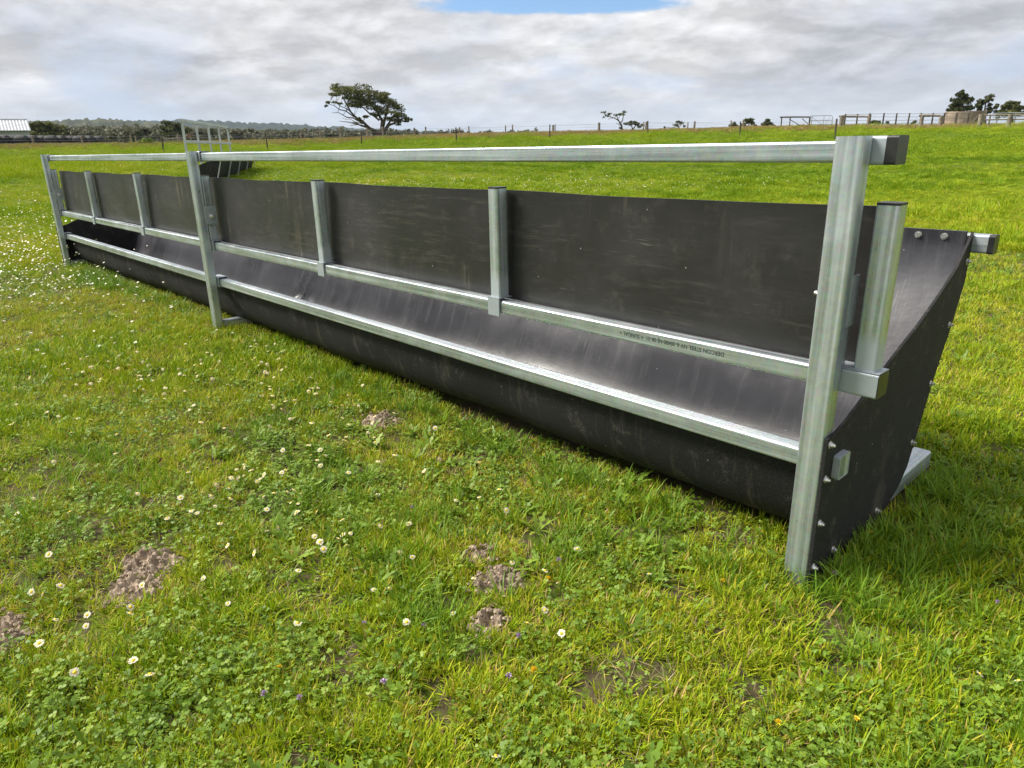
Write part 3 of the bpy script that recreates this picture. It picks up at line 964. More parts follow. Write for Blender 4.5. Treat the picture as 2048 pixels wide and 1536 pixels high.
tree('round_gum', 'round-crowned olive tree at the right edge behind the post-and-rail fence', 2024, 108, [[(2024, 262, .22, 0), (2024, 232, .12, 0)]],
     [(2026, 207, 9, 6, 230), (2016, 214, 11, 7, 320), (2034, 216, 11, 7, 320), (2005, 222, 7, 6, 180), (2024, 226, 15, 6, 320), (2000, 230, 6, 6, 120), (2042, 228, 8, 6, 160)], GUM, 0.22, 1, 0.4, 'trees behind the tank', 43)
tree('yard_bush', 'low dark bush seen through the wire fence left of the tank', 1752, 92, [[(1752, 258, .06, 0), (1752, 246, .03, 0)]], [(1748, 243, 8, 4, 120), (1760, 245, 8, 4, 110), (1776, 248, 6, 3, 50), (1740, 248, 5, 4, 50)], DARKGUM, 0.16, 1, 0.2, seed=51, cat='bush')
tree('yard_bush', 'tiny dark bush under the wire fence beside the second timber strainer', 1826, 90, [[(1826, 256, .05, 0), (1826, 250, .03, 0)]], [(1826, 247, 6, 3, 80)], DARKGUM, 0.14, 1, 0.2, seed=52, cat='bush')
tree('dark_tree', 'dark dense tree directly behind the tall feeder rack', 345, 135, [[(345, 285, .3, 0), (345, 262, .2, 0)]],
     [(340, 250, 14, 5, 330), (356, 252, 12, 6, 300), (330, 257, 9, 6, 230), (346, 262, 17, 7, 380), (366, 262, 10, 7, 230), (376, 268, 8, 6, 160), (330, 268, 9, 6, 180)], DARKGUM, 0.28, 1, 0.4, seed=55)
tree('olive_tree', 'broad olive tree just right of the white shed', 88, 140, [[(88, 290, .3, 0), (88, 262, .2, 0)]],
     [(72, 249, 11, 5, 280), (92, 248, 13, 5, 330), (110, 253, 13, 6, 330), (84, 258, 18, 7, 430), (106, 264, 16, 7, 330), (126, 262, 10, 7, 230), (80, 270, 18, 6, 300)], GUM, 0.3, 1, 0.4, seed=56)
tree('dry_shrub', 'rusty brown dry shrub behind the tall feeder rack', 378, 95, [[(378, 284, .06, 0), (378, 274, .03, 0)]], [(374, 272, 6, 4, 120), (384, 273, 6, 4, 110)], BROWNLEAF, 0.14, 1, 0.2, seed=57, cat='shrub')
tree('grass_hummock_bush', 'bright green rounded shrub at the foot of the left bank', 291, 72, [], [(291, 281, 9, 4, 260), (284, 284, 7, 3, 120), (300, 284, 7, 3, 120)],
     leaf_material('fresh_leaves', [(0.2, (0.11, 0.17, 0.03)), (0.8, (0.22, 0.28, 0.05))]), 0.13, 1, 0.2, seed=58, cat='shrub')

# ---------------------------------------------------------------- fences
def post_mesh(r, n=7):
    mb = MB()
    mb.tube([(0, 0, -0.25), (0, 0, 0.5), (0.012, 0, 1.0)], [r * 1.08, r, r * 0.93], n)
    me = bpy.data.meshes.new('post'); me.from_pydata(mb.v, [], mb.f); me.update()
    return me


def fence(name, label, cat, posts, D, mat, wires, wr, radius, group=None):
    """posts: (px, top py, bottom py[, radius factor]); each stands on the ground at distance D (number or function of px)"""
    Df = D if callable(D) else (lambda x: D)
    b0 = on_ground(posts[0][0], Df(posts[0][0]))
    root = empty(name, b0); tag(root, label, cat, group)
    me = post_mesh(1.0); me.materials.append(mat)
    tops = []
    r_ = random.Random(len(posts))
    for p in posts:
        g0 = on_ground(p[0], Df(p[0]))
        h = (p[2] - p[1]) * m_per_px(p[0], Df(p[0])) * 1.02
        k = radius * (p[3] if len(p) > 3 else 1.0)
        o = inst('post', me, root, g0 - b0, (r_.uniform(-.03, .03), r_.uniform(-.04, .04), r_.uniform(0, 6)), (k, k, h))
        tops.append((g0 - b0, h))
    tops.sort(key=lambda q: q[0].x * RGT[0] + q[0].y * RGT[1])
    for fz in wires:
        mb = MB()
        pts = []
        for (p, h), (p2, h2) in zip(tops[:-1], tops[1:]):
            pts += [p + Vector((0, 0, h * fz)), (p + p2) / 2 + Vector((0, 0, (h + h2) / 2 * fz - 0.02))]
        pts.append(tops[-1][0] + Vector((0, 0, tops[-1][1] * fz)))
        mb.tube(pts, [wr] * len(pts), 3, False)
        mb.build('wire', WIRE, root)
    return root


far_posts = [(-60, 281, 301), (61, 279, 299), (160, 276, 294), (259, 272, 291), (269, 273, 290, .8), (355, 267, 285), (506, 263, 279), (601, 262, 278), (640, 258, 279), (681, 257, 279), (735, 256, 276, 1.1), (766, 253, 274, 1.2), (828, 254, 272), (851, 253, 272), (919, 250, 266, 1.1), (938, 250, 267, .8),
             (1011, 249, 265, .8), (1025, 248, 265, .8), (1106, 247, 262, 1.3), (1110, 245, 262, .6), (1198, 242, 260, 1.5), (1287, 240, 258, .7), (1292, 241, 259, 1.2), (1375, 237, 252, .7), (1388, 239, 255, 1.2), (1461, 237, 253, .7), (1486, 236, 252, 1.2)]
fence('timber_fence', 'long line of weathered timber posts and wire along the top of the bank', 'fence', far_posts, 75.0, TIMBER, (0.3, 0.55, 0.85), 0.008, 0.085)
near_posts = [(320, 266, 299), (531, 262, 294, .9), (721, 258, 288), (912, 256, 283), (1099, 253, 279), (1296, 246, 273), (1480, 241, 269), (1671, 226, 265, 1.1)]
fence('electric_fence', 'thin dark posts of the nearer single-wire fence crossing the paddock', 'fence', near_posts, lambda x: float(np.interp(x, [300, 900, 1300, 1671, 1800], [49, 56, 60, 46, 44])), DARKPOST, (0.9,), 0.005, 0.05)
yard = [(1687, 227, 251), (1711, 227, 251), (1735, 226, 251), (1763, 226, 251), (1789, 226, 251), (1813, 226, 251), (1837, 226, 251), (1861, 226, 251), (1884, 226, 251), (1908, 226, 251), (1932, 227, 251)]
fence('yard_fence', 'dark upright posts with four wires closing the yard left of the tank', 'fence', yard, 78.0, DARKPOST, (0.25, 0.5, 0.75, 0.97), 0.02, 0.07)


def rail_frame(name, label, cat, D, posts, rails, mat, pr, rr2, group=None, braces=()):
    """posts (px,top,bottom), rails ((px,py),(px,py)), all at distance D"""
    b0 = on_ground(posts[0][0], D)
    root = empty(name, b0); tag(root, label, cat, group)
    for p in posts:
        g0 = on_ground(p[0], D)
        topz = gp(p[0], p[1], D).z
        mb = MB(); k = p[3] if len(p) > 3 else 1.0
        mb.tube([g0 - b0 + Vector((0, 0, -0.2)), Vector((g0.x, g0.y, (g0.z + topz) / 2)) - b0, Vector((g0.x, g0.y, topz)) - b0], [pr * k * 1.06, pr * k, pr * k * .95], 8)
        mb.build('post', mat, root, 50)
    for (a, b_) in rails:
        mb = MB(); pa = gp(a[0], a[1], D) - b0; pb = gp(b_[0], b_[1], D) - b0
        mb.tube([pa, (pa + pb) / 2 + Vector((0, 0, 0.01)), pb], [rr2, rr2, rr2 * .95], 7); mb.build('rail', mat, root, 50)
    for (a, b_) in braces:
        mb = MB(); pa = gp(a[0], a[1], D) - b0; pb = gp(b_[0], b_[1], D) - b0
        mb.tube([pa, pb], [rr2 * .5, rr2 * .5], 5); mb.build('brace', mat, root, 50)
    return root


rail_frame('timber_strainer', 'left of the two heavy timber strainer frames in the yard fence', 'fence frame', 70, [(1680, 231, 251), (1685, 230, 251, .8), (1735, 229, 253)], [((1678, 232.5), (1737, 233.5))], TIMBER, 0.15, 0.075, 'timber strainers')
rail_frame('timber_strainer', 'right of the two heavy timber strainer frames, nearer the round tank', 'fence frame', 70, [(1840, 231, 252), (1878, 231, 255)], [((1838, 231), (1882, 231.5))], TIMBER, 0.15, 0.09, 'timber strainers')
rail_frame('pipe_gate_frame', 'dark pipe frame with a flat top bar beside the mesh gate', 'gate frame', 74, [(1561, 234.5, 252), (1578, 235, 252, .8), (1617, 234, 252, 1.3)], [((1560, 234.5), (1619, 234))], DARKPOST, 0.055, 0.065, None, [((1578, 238), (1600, 251)), ((1604, 237), (1616, 248))])
rail_frame('field_gate', 'light steel pipe gate with diagonal brace right of the pipe frame', 'gate', 73, [(1621, 232, 251), (1645, 232, 251, .7), (1662, 232, 251)], [((1620, 232), (1664, 231)), ((1620, 249), (1664, 249)), ((1620, 241), (1664, 240.5))], STEELGREY, 0.03, 0.028, None, [((1621, 233), (1645, 249)), ((1662, 232), (1650, 249))])
rail_frame('post_and_rail_fence', 'grey post-and-rail fence with heavy posts at the right edge below the trees', 'fence', 66, [(1957, 228, 250, 1.3), (1975, 229, 251, .5), (2015, 229, 255, 1.2), (2068, 226, 254)], [((1956, 231), (2075, 229)), ((1956, 240), (2075, 238))], TIMBER, 0.13, 0.05, None, [((1942, 246), (1956, 232))])
rail_frame('rear_rail_fence', 'second thin rail fence behind the post-and-rail fence at right', 'fence', 86, [(1990, 227, 247), (2025, 226, 247), (2052, 226, 247)], [((1985, 227), (2080, 225)), ((1985, 234), (2080, 232.5))], STEELGREY, 0.06, 0.045)
rail_frame('old_rail_yard', 'old sagging timber rails left of the tall feeder rack', 'fence', 82, [(330, 275, 288), (343, 274, 288), (352, 270, 287)], [((328, 279), (366, 275)), ((328, 283), (366, 279))], TIMBER, 0.07, 0.05)

# ---------------------------------------------------------------- tank, trough, shed, bales
tb = on_ground(1925, 88)
mp = m_per_px(1925, 88)
tank = empty('water_tank', tb); tag(tank, 'round brown-grey stave tank behind the yard wires', 'tank')
TR = 36 * mp
tz1 = gp(1925, 223, 88).z - tb.z
nst = 44
stv = MB(); a = math.pi / nst * 0.93
stv.add([(TR * math.cos(-a), TR * math.sin(-a), 0), (TR * math.cos(a), TR * math.sin(a), 0), (TR * .95 * math.cos(a), TR * .95 * math.sin(a), 0), (TR * .95 * math.cos(-a), TR * .95 * math.sin(-a), 0),
         (TR * math.cos(-a), TR * math.sin(-a), 1), (TR * math.cos(a), TR * math.sin(a), 1), (TR * .95 * math.cos(a), TR * .95 * math.sin(a), 1), (TR * .95 * math.cos(-a), TR * .95 * math.sin(-a), 1)],
        [(3, 2, 1, 0), (4, 5, 6, 7), (0, 1, 5, 4), (1, 2, 6, 5), (2, 3, 7, 6), (3, 0, 4, 7)])
sme = bpy.data.meshes.new('stave'); sme.from_pydata(stv.v, [], stv.f); sme.update(); sme.materials.append(simple('tank_stave', (0.30, 0.235, 0.185), 0.9, 0, 0.35, 1.2, 0.1))
for k in range(nst):
    inst('stave', sme, tank, (0, 0, -0.3), (0, 0, 2 * math.pi * k / nst), (1, 1, tz1 + 0.3 + random.uniform(-0.05, 0.04)))
for zf in (0.25, 0.6, 0.9):
    mb = MB(); ring = [(TR * 1.008 * math.cos(q * math.pi / 24), TR * 1.008 * math.sin(q * math.pi / 24), tz1 * zf) for q in range(49)]
    mb.tube(ring, [0.018] * 49, 4, False); mb.build('hoop', TIMBER, tank)

wt = on_ground(1765, 80)
mb = MB(); mb.box((-0.75, -0.3, -0.1), (0.75, 0.3, 0.20)); mb.box((-0.83, -0.36, 0.20), (0.83, 0.36, 0.27))
o = mb.build('water_trough', simple('pale_concrete', (0.62, 0.64, 0.66), 0.8, 0, 0.15, 2), None)
o.location = wt; o.rotation_euler = (0, 0, math.atan2(RGT[1], RGT[0]))
tag(o, 'small pale trough low behind the yard wires', 'trough')

sb = gp(62, 279, 118)
shed = empty('shed', sb, math.atan2(RGT[1], RGT[0]) + 0.60); tag(shed, 'white-grey corrugated metal shed at the left edge of the paddock', 'shed')
SHEET = simple('shed_sheet', (0.40, 0.42, 0.45), 0.45, 0.25, 0.12, 0.4)
ez = gp(61, 260, 118).z - sb.z; rz_ = gp(57, 237.5, 118).z - sb.z
L = 15.0; Dp = 3.8


def corrugated(name, p00, p10, p01, rib, amp, parent):
    """sheet from p00 along p10 with ribs running towards p01"""
    p00, p10, p01 = Vector(p00), Vector(p10), Vector(p01)
    u = p10 - p00; v = p01 - p00; n = u.cross(v).normalized()
    k = int(u.length / rib)
    V = []; Fc = []
    for i in range(k * 4 + 1):
        off = [0, 0, amp, amp][i % 4]
        q = p00 + u * (i / (k * 4)) + n * off
        V += [tuple(q), tuple(q + v)]
    for i in range(k * 4): Fc.append((2 * i, 2 * i + 2, 2 * i + 3, 2 * i + 1))
    return mesh_obj(name, V, Fc, SHEET, parent)


corrugated('wall', (-L, 0, -1.5), (0, 0, -1.5), (-L, 0, ez), 0.35, 0.03, shed)
corrugated('roof', (-L - .2, -0.35, ez - 0.08), (0.2, -0.35, ez - 0.08), (-L - .2, Dp, rz_), 0.35, 0.03, shed)
corrugated('roof', (-L - .2, Dp, rz_), (0.2, Dp, rz_), (-L - .2, 2 * Dp, ez), 0.35, 0.03, shed)
mesh_obj('end_wall', [(0, 0, -1.5), (0, 2 * Dp, -1.5), (0, 2 * Dp, ez), (0, Dp, rz_ - 0.05), (0, 0, ez)], [(0, 1, 2, 3, 4)], SHEET, shed)
mb = MB(); mb.tube([(-L - .2, Dp, rz_ + .03), (0.2, Dp, rz_ + .03)], [0.12, 0.12], 6); mb.build('ridge_cap', SHEET, shed)
mb = MB(); mb.tube([(-L - .2, -0.42, ez - 0.1), (0.2, -0.42, ez - 0.1)], [0.08, 0.08], 6); mb.build('gutter', STEELGREY, shed)


def bale_mesh(seed):
    r_ = random.Random(seed)
    V = []; Fc = []
    n = 16; prof = [(0, 0), (0, .45), (.05, .58), (.16, .63), (.6, .65), (1.04, .63), (1.15, .58), (1.2, .45), (1.2, 0)]
    for (x, rad) in prof:
        for j in range(n):
            a = 2 * math.pi * j / n
            k = rad * (1 + r_.uniform(-.03, .03))
            V.append((x - .6 + r_.uniform(-.01, .01), k * math.cos(a), k * math.sin(a) * 0.92 + 0.58))
    for i in range(len(prof) - 1):
        for j in range(n): Fc.append((i * n + j, i * n + (j + 1) % n, (i + 1) * n + (j + 1) % n, (i + 1) * n + j))
    me = bpy.data.meshes.new('bale'); me.from_pydata(V, [], Fc); me.update(); me.shade_smooth(); me.materials.append(BLACKWRAP)
    return me


BME = [bale_mesh(k) for k in range(3)]
for i, x in enumerate([-8, 10, 28, 46, 66, 86, 105, 124, 143, 162, 180, 198]):
    D = 99 + (i % 3) * 0.5
    g0 = gp(x, 292, D)
    o = inst('silage_bale', BME[i % 3], None, g0, (0, 0, math.atan2(RGT[1], RGT[0]) + random.uniform(-.2, .2)), (1, 1, 0.98))
    tag(o, 'black wrapped silage bale, %s in the row below the shed and trees' % ['leftmost', 'second from the left', 'third from the left', 'fourth from the left', 'fifth from the left', 'sixth from the left', 'sixth from the right', 'fifth from the right', 'fourth from the right', 'third from the right', 'second from the right', 'last on the right'][i], 'bale', 'black wrapped bales in a row')

# ---------------------------------------------------------------- the second, taller feeder rack
nb = on_ground(366, 24.5); fb = on_ground(455, 31.8)
ax = Vector((fb.x - nb.x, fb.y - nb.y, 0)); FL = ax.length
rack = empty('feeder_rack', nb, math.atan2(ax.y, ax.x))
tag(rack, 'tall galvanised feeder rack with black trough standing out in the paddock', 'feeder')
RH = 1.78
for k in range(5):
    x = FL * k / 4
    tube_part('post', (x, -0.03, -0.1), (x + 0.075, 0.03, RH), 2, FARGAL, rack)
tube_part('top_rail', (-0.05, -0.035, RH), (FL + 0.12, 0.035, RH + 0.09), 0, FARGAL, rack)
tube_part('middle_rail', (-0.02, -0.09, RH - 0.60), (FL + 0.1, -0.031, RH - 0.52), 0, FARGAL, rack)
tube_part('lower_rail', (-0.02, -0.09, 0.40), (FL + 0.1, -0.031, 0.47), 0, FARGAL, rack)
rp = [(-0.1 - (y - 0.1155) * 1.0, z) for y, z in PROF]
def rack_belt():
    pr = catmull(rp, 2); V = []; Fc = []
    for i in range(25):
        x = FL * i / 24
        for y, z in pr: V.append((x, y, z))
        for y, z in pr: V.append((x, y + 0.006, z + 0.006))
    n = len(pr)
    for i in range(24):
        a = i * 2 * n; b_ = a + 2 * n
        for j in range(n - 1):
            Fc.append((a + j, a + j + 1, b_ + j + 1, b_ + j)); Fc.append((a + n + j + 1, a + n + j, b_ + n + j, b_ + n + j + 1))
    return mesh_obj('trough_belt', V, Fc, RUB_OUT, rack, 60)
rack_belt()
for k, x in enumerate((-0.012, FL + 0.012)):
    ol = [(-0.1 - (y - 0.1155), z) for y, z in EP_TOP + EP_REAR]
    n = len(ol)
    V = [(x, y, z) for y, z in ol] + [(x + 0.01, y, z) for y, z in ol]
    mesh_obj('end_panel', V, [tuple(range(n)), tuple(reversed(range(n, 2 * n)))] + [(j, n + j, n + (j + 1) % n, (j + 1) % n) for j in range(n)], RUB_OUT, rack)
yr = -0.1 - (0.939 - 0.1155)
tube_part('rear_rail', (-0.08, yr - 0.055, 0.80), (FL + 0.1, yr - 0.007, 0.86), 0, FARGAL, rack)
for k in range(5):
    x = 0.02 + (FL - 0.08) * k / 4
    V, Fc = rhs((0, 0, 0), (0.05, 0.03, 0.80), 2, r=0.004)
    mesh_obj('rear_strap', [(vx + x, -vy - 0.70 - vz * 0.30 - 0.03, vz + 0.02) for vx, vy, vz in V], [f[::-1] for f in Fc], FARGAL, rack)
for k in range(3):
    x = FL * k / 2
    tube_part('cross_arm', (x, yr, 0.86), (x + 0.04, -0.09, 0.90), 1, FARGAL, rack)

# ---------------------------------------------------------------- the air between here and the hills
hb = MB(); hb.box((CP[0] - 2950, CP[1] - 2950, -16), (CP[0] + 2950, CP[1] + 2950, 150))
hm = bpy.data.materials.new('haze'); hm.use_nodes = True
hn = NT(hm.node_tree); hn.n.clear()
ho = hn.new('ShaderNodeOutputMaterial'); hv_ = hn.new('ShaderNodeVolumePrincipled')
hv_.inputs['Color'].default_value = (0.72, 0.84, 1.0, 1); hv_.inputs['Density'].default_value = 0.00009; hv_.inputs['Anisotropy'].default_value = 0.1
hn.l.new(hv_.outputs[0], ho.inputs['Volume'])
tag(hb.build('haze', hm), 'thin pale haze over the far woods and hills', 'haze', kind='stuff')

# ---------------------------------------------------------------- pasture plants
def plant_material(name, stops, transl=0.35, rough=0.5, spec=0.35):
    """colour from a per-blade value (rnd) and a per-tuft value (tint, carried by the scatter)"""
    m, t, b = material(name)
    at = t.new('ShaderNodeAttribute', attribute_name='rnd')
    ti = t.new('ShaderNodeAttribute', attribute_name='tint', attribute_type='INSTANCER')
    v = t.math('ADD', t.math('MULTIPLY', at.outputs['Fac'], 0.5), t.math('MULTIPLY', ti.outputs['Fac'], 0.5))
    c = t.ramp(v, stops)
    t.put(b.inputs['Base Color'], c)
    b.inputs['Roughness'].default_value = rough
    b.inputs['Specular IOR Level'].default_value = spec
    tr = t.new('ShaderNodeBsdfTranslucent')
    t.put(tr.inputs[0], t.mix(1.0, c, (1.0, 1.0, 0.75, 1), 'MULTIPLY'))
    mx = t.new('ShaderNodeMixShader'); mx.inputs[0].default_value = transl
    t.l.new(b.outputs[0], mx.inputs[1]); t.l.new(tr.outputs[0], mx.inputs[2])
    t.l.new(mx.outputs[0], t.n['Material Output'].inputs[0])
    return m


GRASS = plant_material('grass_blades', [(0.0, (0.075, 0.165, 0.006)), (0.25, (0.165, 0.285, 0.007)), (0.48, (0.285, 0.395, 0.009)), (0.70, (0.41, 0.45, 0.016)), (0.84, (0.52, 0.44, 0.05)), (1.0, (0.50, 0.36, 0.15))], 0.22, 0.6, 0.2)
LUSH = plant_material('lush_blades', [(0.0, (0.085, 0.19, 0.014)), (0.5, (0.18, 0.32, 0.016)), (0.85, (0.29, 0.41, 0.024)), (1.0, (0.48, 0.44, 0.08))], 0.24, 0.5, 0.3)
BROAD = plant_material('broad_leaves', [(0.0, (0.075, 0.15, 0.016)), (0.5, (0.165, 0.275, 0.022)), (0.85, (0.27, 0.36, 0.04)), (1.0, (0.38, 0.40, 0.07))], 0.22, 0.5, 0.3)
STRAW = plant_material('straw', [(0.0, (0.20, 0.13, 0.06)), (0.5, (0.40, 0.31, 0.16)), (1.0, (0.58, 0.48, 0.29))], 0.15)
TUSSOCK = plant_material('tussock', [(0.0, (0.16, 0.19, 0.03)), (0.35, (0.25, 0.22, 0.06)), (0.65, (0.33, 0.235, 0.09)), (1.0, (0.42, 0.32, 0.15))], 0.25)


class Plant:
    def __init__(s): s.v = []; s.f = []; s.r = []
    def strip(s, base, az, length, width, lean, curl, segs, rnd, fold=0.0, shape=None):
        ca, sa = math.cos(az), math.sin(az)
        out = np.array([ca, sa, 0.]); side = np.array([-sa, ca, 0.])
        p = np.array(base, float); k = len(s.v)
        for i in range(segs + 1):
            u = i / segs
            a = lean + curl * u
            wdt = width * (shape(u) if shape else (1 - u ** 1.8) * (0.75 + 0.5 * u)) * 0.5
            if i == segs and shape is None:
                s.v.append(tuple(p)); s.r.append(rnd)
            else:
                s.v.append(tuple(p - side * wdt)); s.v.append(tuple(p + side * wdt)); s.r += [rnd, rnd]
            if i < segs:
                p = p + (out * math.sin(a) + np.array([0, 0, 1.]) * math.cos(a)) * (length / segs)
        for i in range(segs):
            a = k + 2 * i
            if i == segs - 1 and shape is None: s.f.append((a, a + 1, a + 2))
            else: s.f.append((a, a + 1, a + 3, a + 2))
    def disc(s, cen, nrm, r, rnd, n=6, stretch=1.0):
        nrm = np.array(nrm, float); nrm /= np.linalg.norm(nrm)
        u = np.cross(nrm, [0.3, 0.9, 0.1]); u /= np.linalg.norm(u); v = np.cross(nrm, u)
        k = len(s.v)
        for j in range(n):
            a = 2 * math.pi * j / n
            s.v.append(tuple(np.array(cen) + u * r * math.cos(a) * stretch + v * r * math.sin(a))); s.r.append(rnd)
        s.f.append(tuple(k + j for j in range(n)))
    def source(s, name, mats):
        me = bpy.data.meshes.new(name)
        me.from_pydata(s.v, [], s.f); me.update()
        a = me.attributes.new('rnd', 'FLOAT', 'POINT'); a.data.foreach_set('value', np.array(s.r, np.float32))
        for q in (mats if isinstance(mats, (list, tuple)) else [mats]): me.materials.append(q)
        return bpy.data.objects.new(name, me)


def tuft(rg, n, rad, L, W, lean, curl, segs=3, old=0.06):
    p = Plant()
    for _ in range(n):
        a = rg.uniform(0, 6.283); q = rad * math.sqrt(rg.random())
        az = a + rg.normal() * 0.7
        r = min(1.0, max(0.0, rg.normal(0.42, 0.2)))
        if rg.random() < old: r = 1.0 + rg.random() * 0.35
        p.strip((q * math.cos(a), q * math.sin(a), -0.004), az, rg.uniform(*L), rg.uniform(*W), rg.uniform(*lean), rg.uniform(*curl), segs, r)
    return p


def clover(rg, n, rad):
    p = Plant()
    for _ in range(n):
        a = rg.uniform(0, 6.283); q = rad * math.sqrt(rg.random())
        h = rg.uniform(0.008, 0.032); c = np.array([q * math.cos(a), q * math.sin(a), h])
        r0 = rg.normal(0.45, 0.2)
        tilt = np.array([rg.normal() * .35, rg.normal() * .35, 1.0])
        b0 = rg.uniform(0, 6.283); sz = rg.uniform(0.0022, 0.0044)
        for k in range(3):
            d = b0 + k * 2.094
            p.disc(c + np.array([math.cos(d), math.sin(d), rg.normal() * .15]) * sz * 1.02, tilt + rg.normal(size=3) * .18, sz, r0, 6)
        p.strip((c[0], c[1], 0), b0, h, 0.0012, 0, 0.1, 1, r0)
    return p


def rosette(rg, n, L, W, lobed):
    p = Plant()
    b0 = rg.uniform(0, 6.283)
    for k in range(n):
        az = b0 + k * 2.4 + rg.normal() * .2
        if lobed: sh = lambda u: (0.25 + 0.75 * math.sin(min(u * 1.05, 1) * math.pi) ** 0.7) * (0.62 + 0.38 * math.cos(u * 21)) if u < .98 else 0.08
        else: sh = lambda u: max(0.06, math.sin(max(u, .02) ** 0.8 * math.pi * 0.97) ** 0.8)
        p.strip((0.004 * math.cos(az), 0.004 * math.sin(az), 0.002), az, rg.uniform(*L), rg.uniform(*W), rg.uniform(0.5, 1.15), rg.uniform(0.2, 0.75), 7 if lobed else 4, min(1, max(0, rg.normal(.45, .2))), shape=sh)
    return p


rg = np.random.default_rng(11)
SRC = {}


def register(kind, objs):
    c = bpy.data.collections.new('src_' + kind)
    for o in objs: c.objects.link(o)
    SRC[kind] = (c, len(objs))


register('fine', [tuft(rg, 9, 0.021, (0.018, 0.060), (0.0028, 0.0064), (0.1, 1.25), (0.1, 1.5), 3, 0.15).source('fine_%02d' % i, GRASS) for i in range(10)])
register('mid', [tuft(rg, 20, 0.06, (0.022, 0.062), (0.0034, 0.0068), (0.1, 1.1), (0.2, 1.4), 2, 0.09).source('mid_%02d' % i, GRASS) for i in range(10)])
register('patch', [tuft(rg, 120, 0.19, (0.03, 0.07), (0.004, 0.009), (0.1, 0.9), (0.2, 1.1), 2).source('patch_%02d' % i, GRASS) for i in range(8)])
register('far', [tuft(rg, 220, 0.65, (0.03, 0.085), (0.010, 0.024), (0.15, 1.0), (0.2, 0.9), 1).source('far_%02d' % i, GRASS) for i in range(8)])
register('long', [tuft(rg, 16, 0.028, (0.06, 0.14), (0.0028, 0.0058), (0.05, 0.6), (0.3, 1.4), 4, 0.05).source('long_%02d' % i, LUSH) for i in range(8)])
register('clover', [clover(rg, 26, 0.06).source('clover_%02d' % i, BROAD) for i in range(6)])
register('weed', [rosette(rg, 8, (0.03, 0.06), (0.010, 0.018), False).source('weed_%02d' % i, BROAD) for i in range(4)] + [rosette(rg, 8, (0.05, 0.10), (0.018, 0.030), True).source('weed_%02d' % (i + 4), BROAD) for i in range(5)])
register('straw', [tuft(rg, 6, 0.03, (0.02, 0.06), (0.0010, 0.0020), (0.9, 1.5), (-0.1, 0.3), 2).source('straw_%02d' % i, STRAW) for i in range(6)])
register('tussock', [tuft(rg, 90, 0.25, (0.09, 0.25), (0.012, 0.026), (0.05, 0.6), (0.3, 1.2), 2).source('tussock_%02d' % i, TUSSOCK) for i in range(6)])
def fleck(rg):
    p = Plant()
    for _ in range(8):
        p.disc((rg.normal() * .35, rg.normal() * .35, 0.04 + rg.random() * .02), (rg.normal() * .3, rg.normal() * .3, 1), rg.uniform(.007, .012), rg.random(), 6)
    return p
PETAL = simple('petal_white', (0.74, 0.70, 0.54), 0.6, 0, 0.06, 60)
register('fleck', [fleck(rg).source('fleck_%02d' % i, PETAL) for i in range(5)])


def scatter(name, kind, x, y, scale, tint, label, cat, tilt=0.22, zoff=0.0, z=None):
    n = len(x)
    r_ = np.random.default_rng(len(name) * 31 + n)
    col, k = SRC[kind]
    z = gz(x, y) + zoff if z is None else z
    me = bpy.data.meshes.new(name)
    me.vertices.add(n)
    me.vertices.foreach_set('co', np.stack([x, y, z], 1).astype(np.float32).ravel())
    rot = np.stack([r_.normal(size=n) * tilt, r_.normal(size=n) * tilt, r_.uniform(0, 6.283, n)], 1)
    def attr(nm, ty, fld, arr):
        a = me.attributes.new(nm, ty, 'POINT'); a.data.foreach_set(fld, arr)
    attr('rot', 'FLOAT_VECTOR', 'vector', rot.astype(np.float32).ravel())
    attr('scl', 'FLOAT', 'value', np.asarray(scale, np.float32))
    attr('tint', 'FLOAT', 'value', np.asarray(tint, np.float32))
    attr('idx', 'INT', 'value', r_.integers(0, k, n).astype(np.int32))
    me.update()
    o = bpy.data.objects.new(name, me); COL.objects.link(o)
    ng = bpy.data.node_groups.new('scatter_' + name, 'GeometryNodeTree')
    ng.interface.new_socket('Geometry', in_out='INPUT', socket_type='NodeSocketGeometry')
    ng.interface.new_socket('Geometry', in_out='OUTPUT', socket_type='NodeSocketGeometry')
    N = ng.nodes; Lk = ng.links
    gi = N.new('NodeGroupInput'); go = N.new('NodeGroupOutput')
    ci = N.new('GeometryNodeCollectionInfo'); ci.inputs['Collection'].default_value = col
    ci.inputs['Separate Children'].default_value = True; ci.inputs['Reset Children'].default_value = True
    ip = N.new('GeometryNodeInstanceOnPoints'); ip.inputs['Pick Instance'].default_value = True
    def named(nm, ty):
        q = N.new('GeometryNodeInputNamedAttribute'); q.data_type = ty; q.inputs['Name'].default_value = nm
        return q.outputs['Attribute']
    Lk.new(gi.outputs[0], ip.inputs['Points']); Lk.new(ci.outputs[0], ip.inputs['Instance'])
    Lk.new(named('idx', 'INT'), ip.inputs['Instance Index'])
    Lk.new(named('rot', 'FLOAT_VECTOR'), ip.inputs['Rotation'])
    Lk.new(named('scl', 'FLOAT'), ip.inputs['Scale'])
    Lk.new(ip.outputs[0], go.inputs[0])
    md = o.modifiers.new('scatter', 'NODES'); md.node_group = ng
    tag(o, label, cat, kind='stuff')
    return o


def sector(n, r0, r1, power, half=56.0, rng_=np.random.default_rng(5)):
    """n points in the sector before the camera, density ~ r**-power"""
    u = rng_.random(n)
    e = 2.0 - power
    if abs(e) < 1e-6: r = r0 * (r1 / r0) ** u
    else: r = (r0 ** e + u * (r1 ** e - r0 ** e)) ** (1 / e)
    a = np.radians(rng_.uniform(-half, half, n))
    x = CP[0] + r * (np.cos(a) * FWD[0] + np.sin(a) * RGT[0])
    y = CP[1] + r * (np.cos(a) * FWD[1] + np.sin(a) * RGT[1])
    return x, y


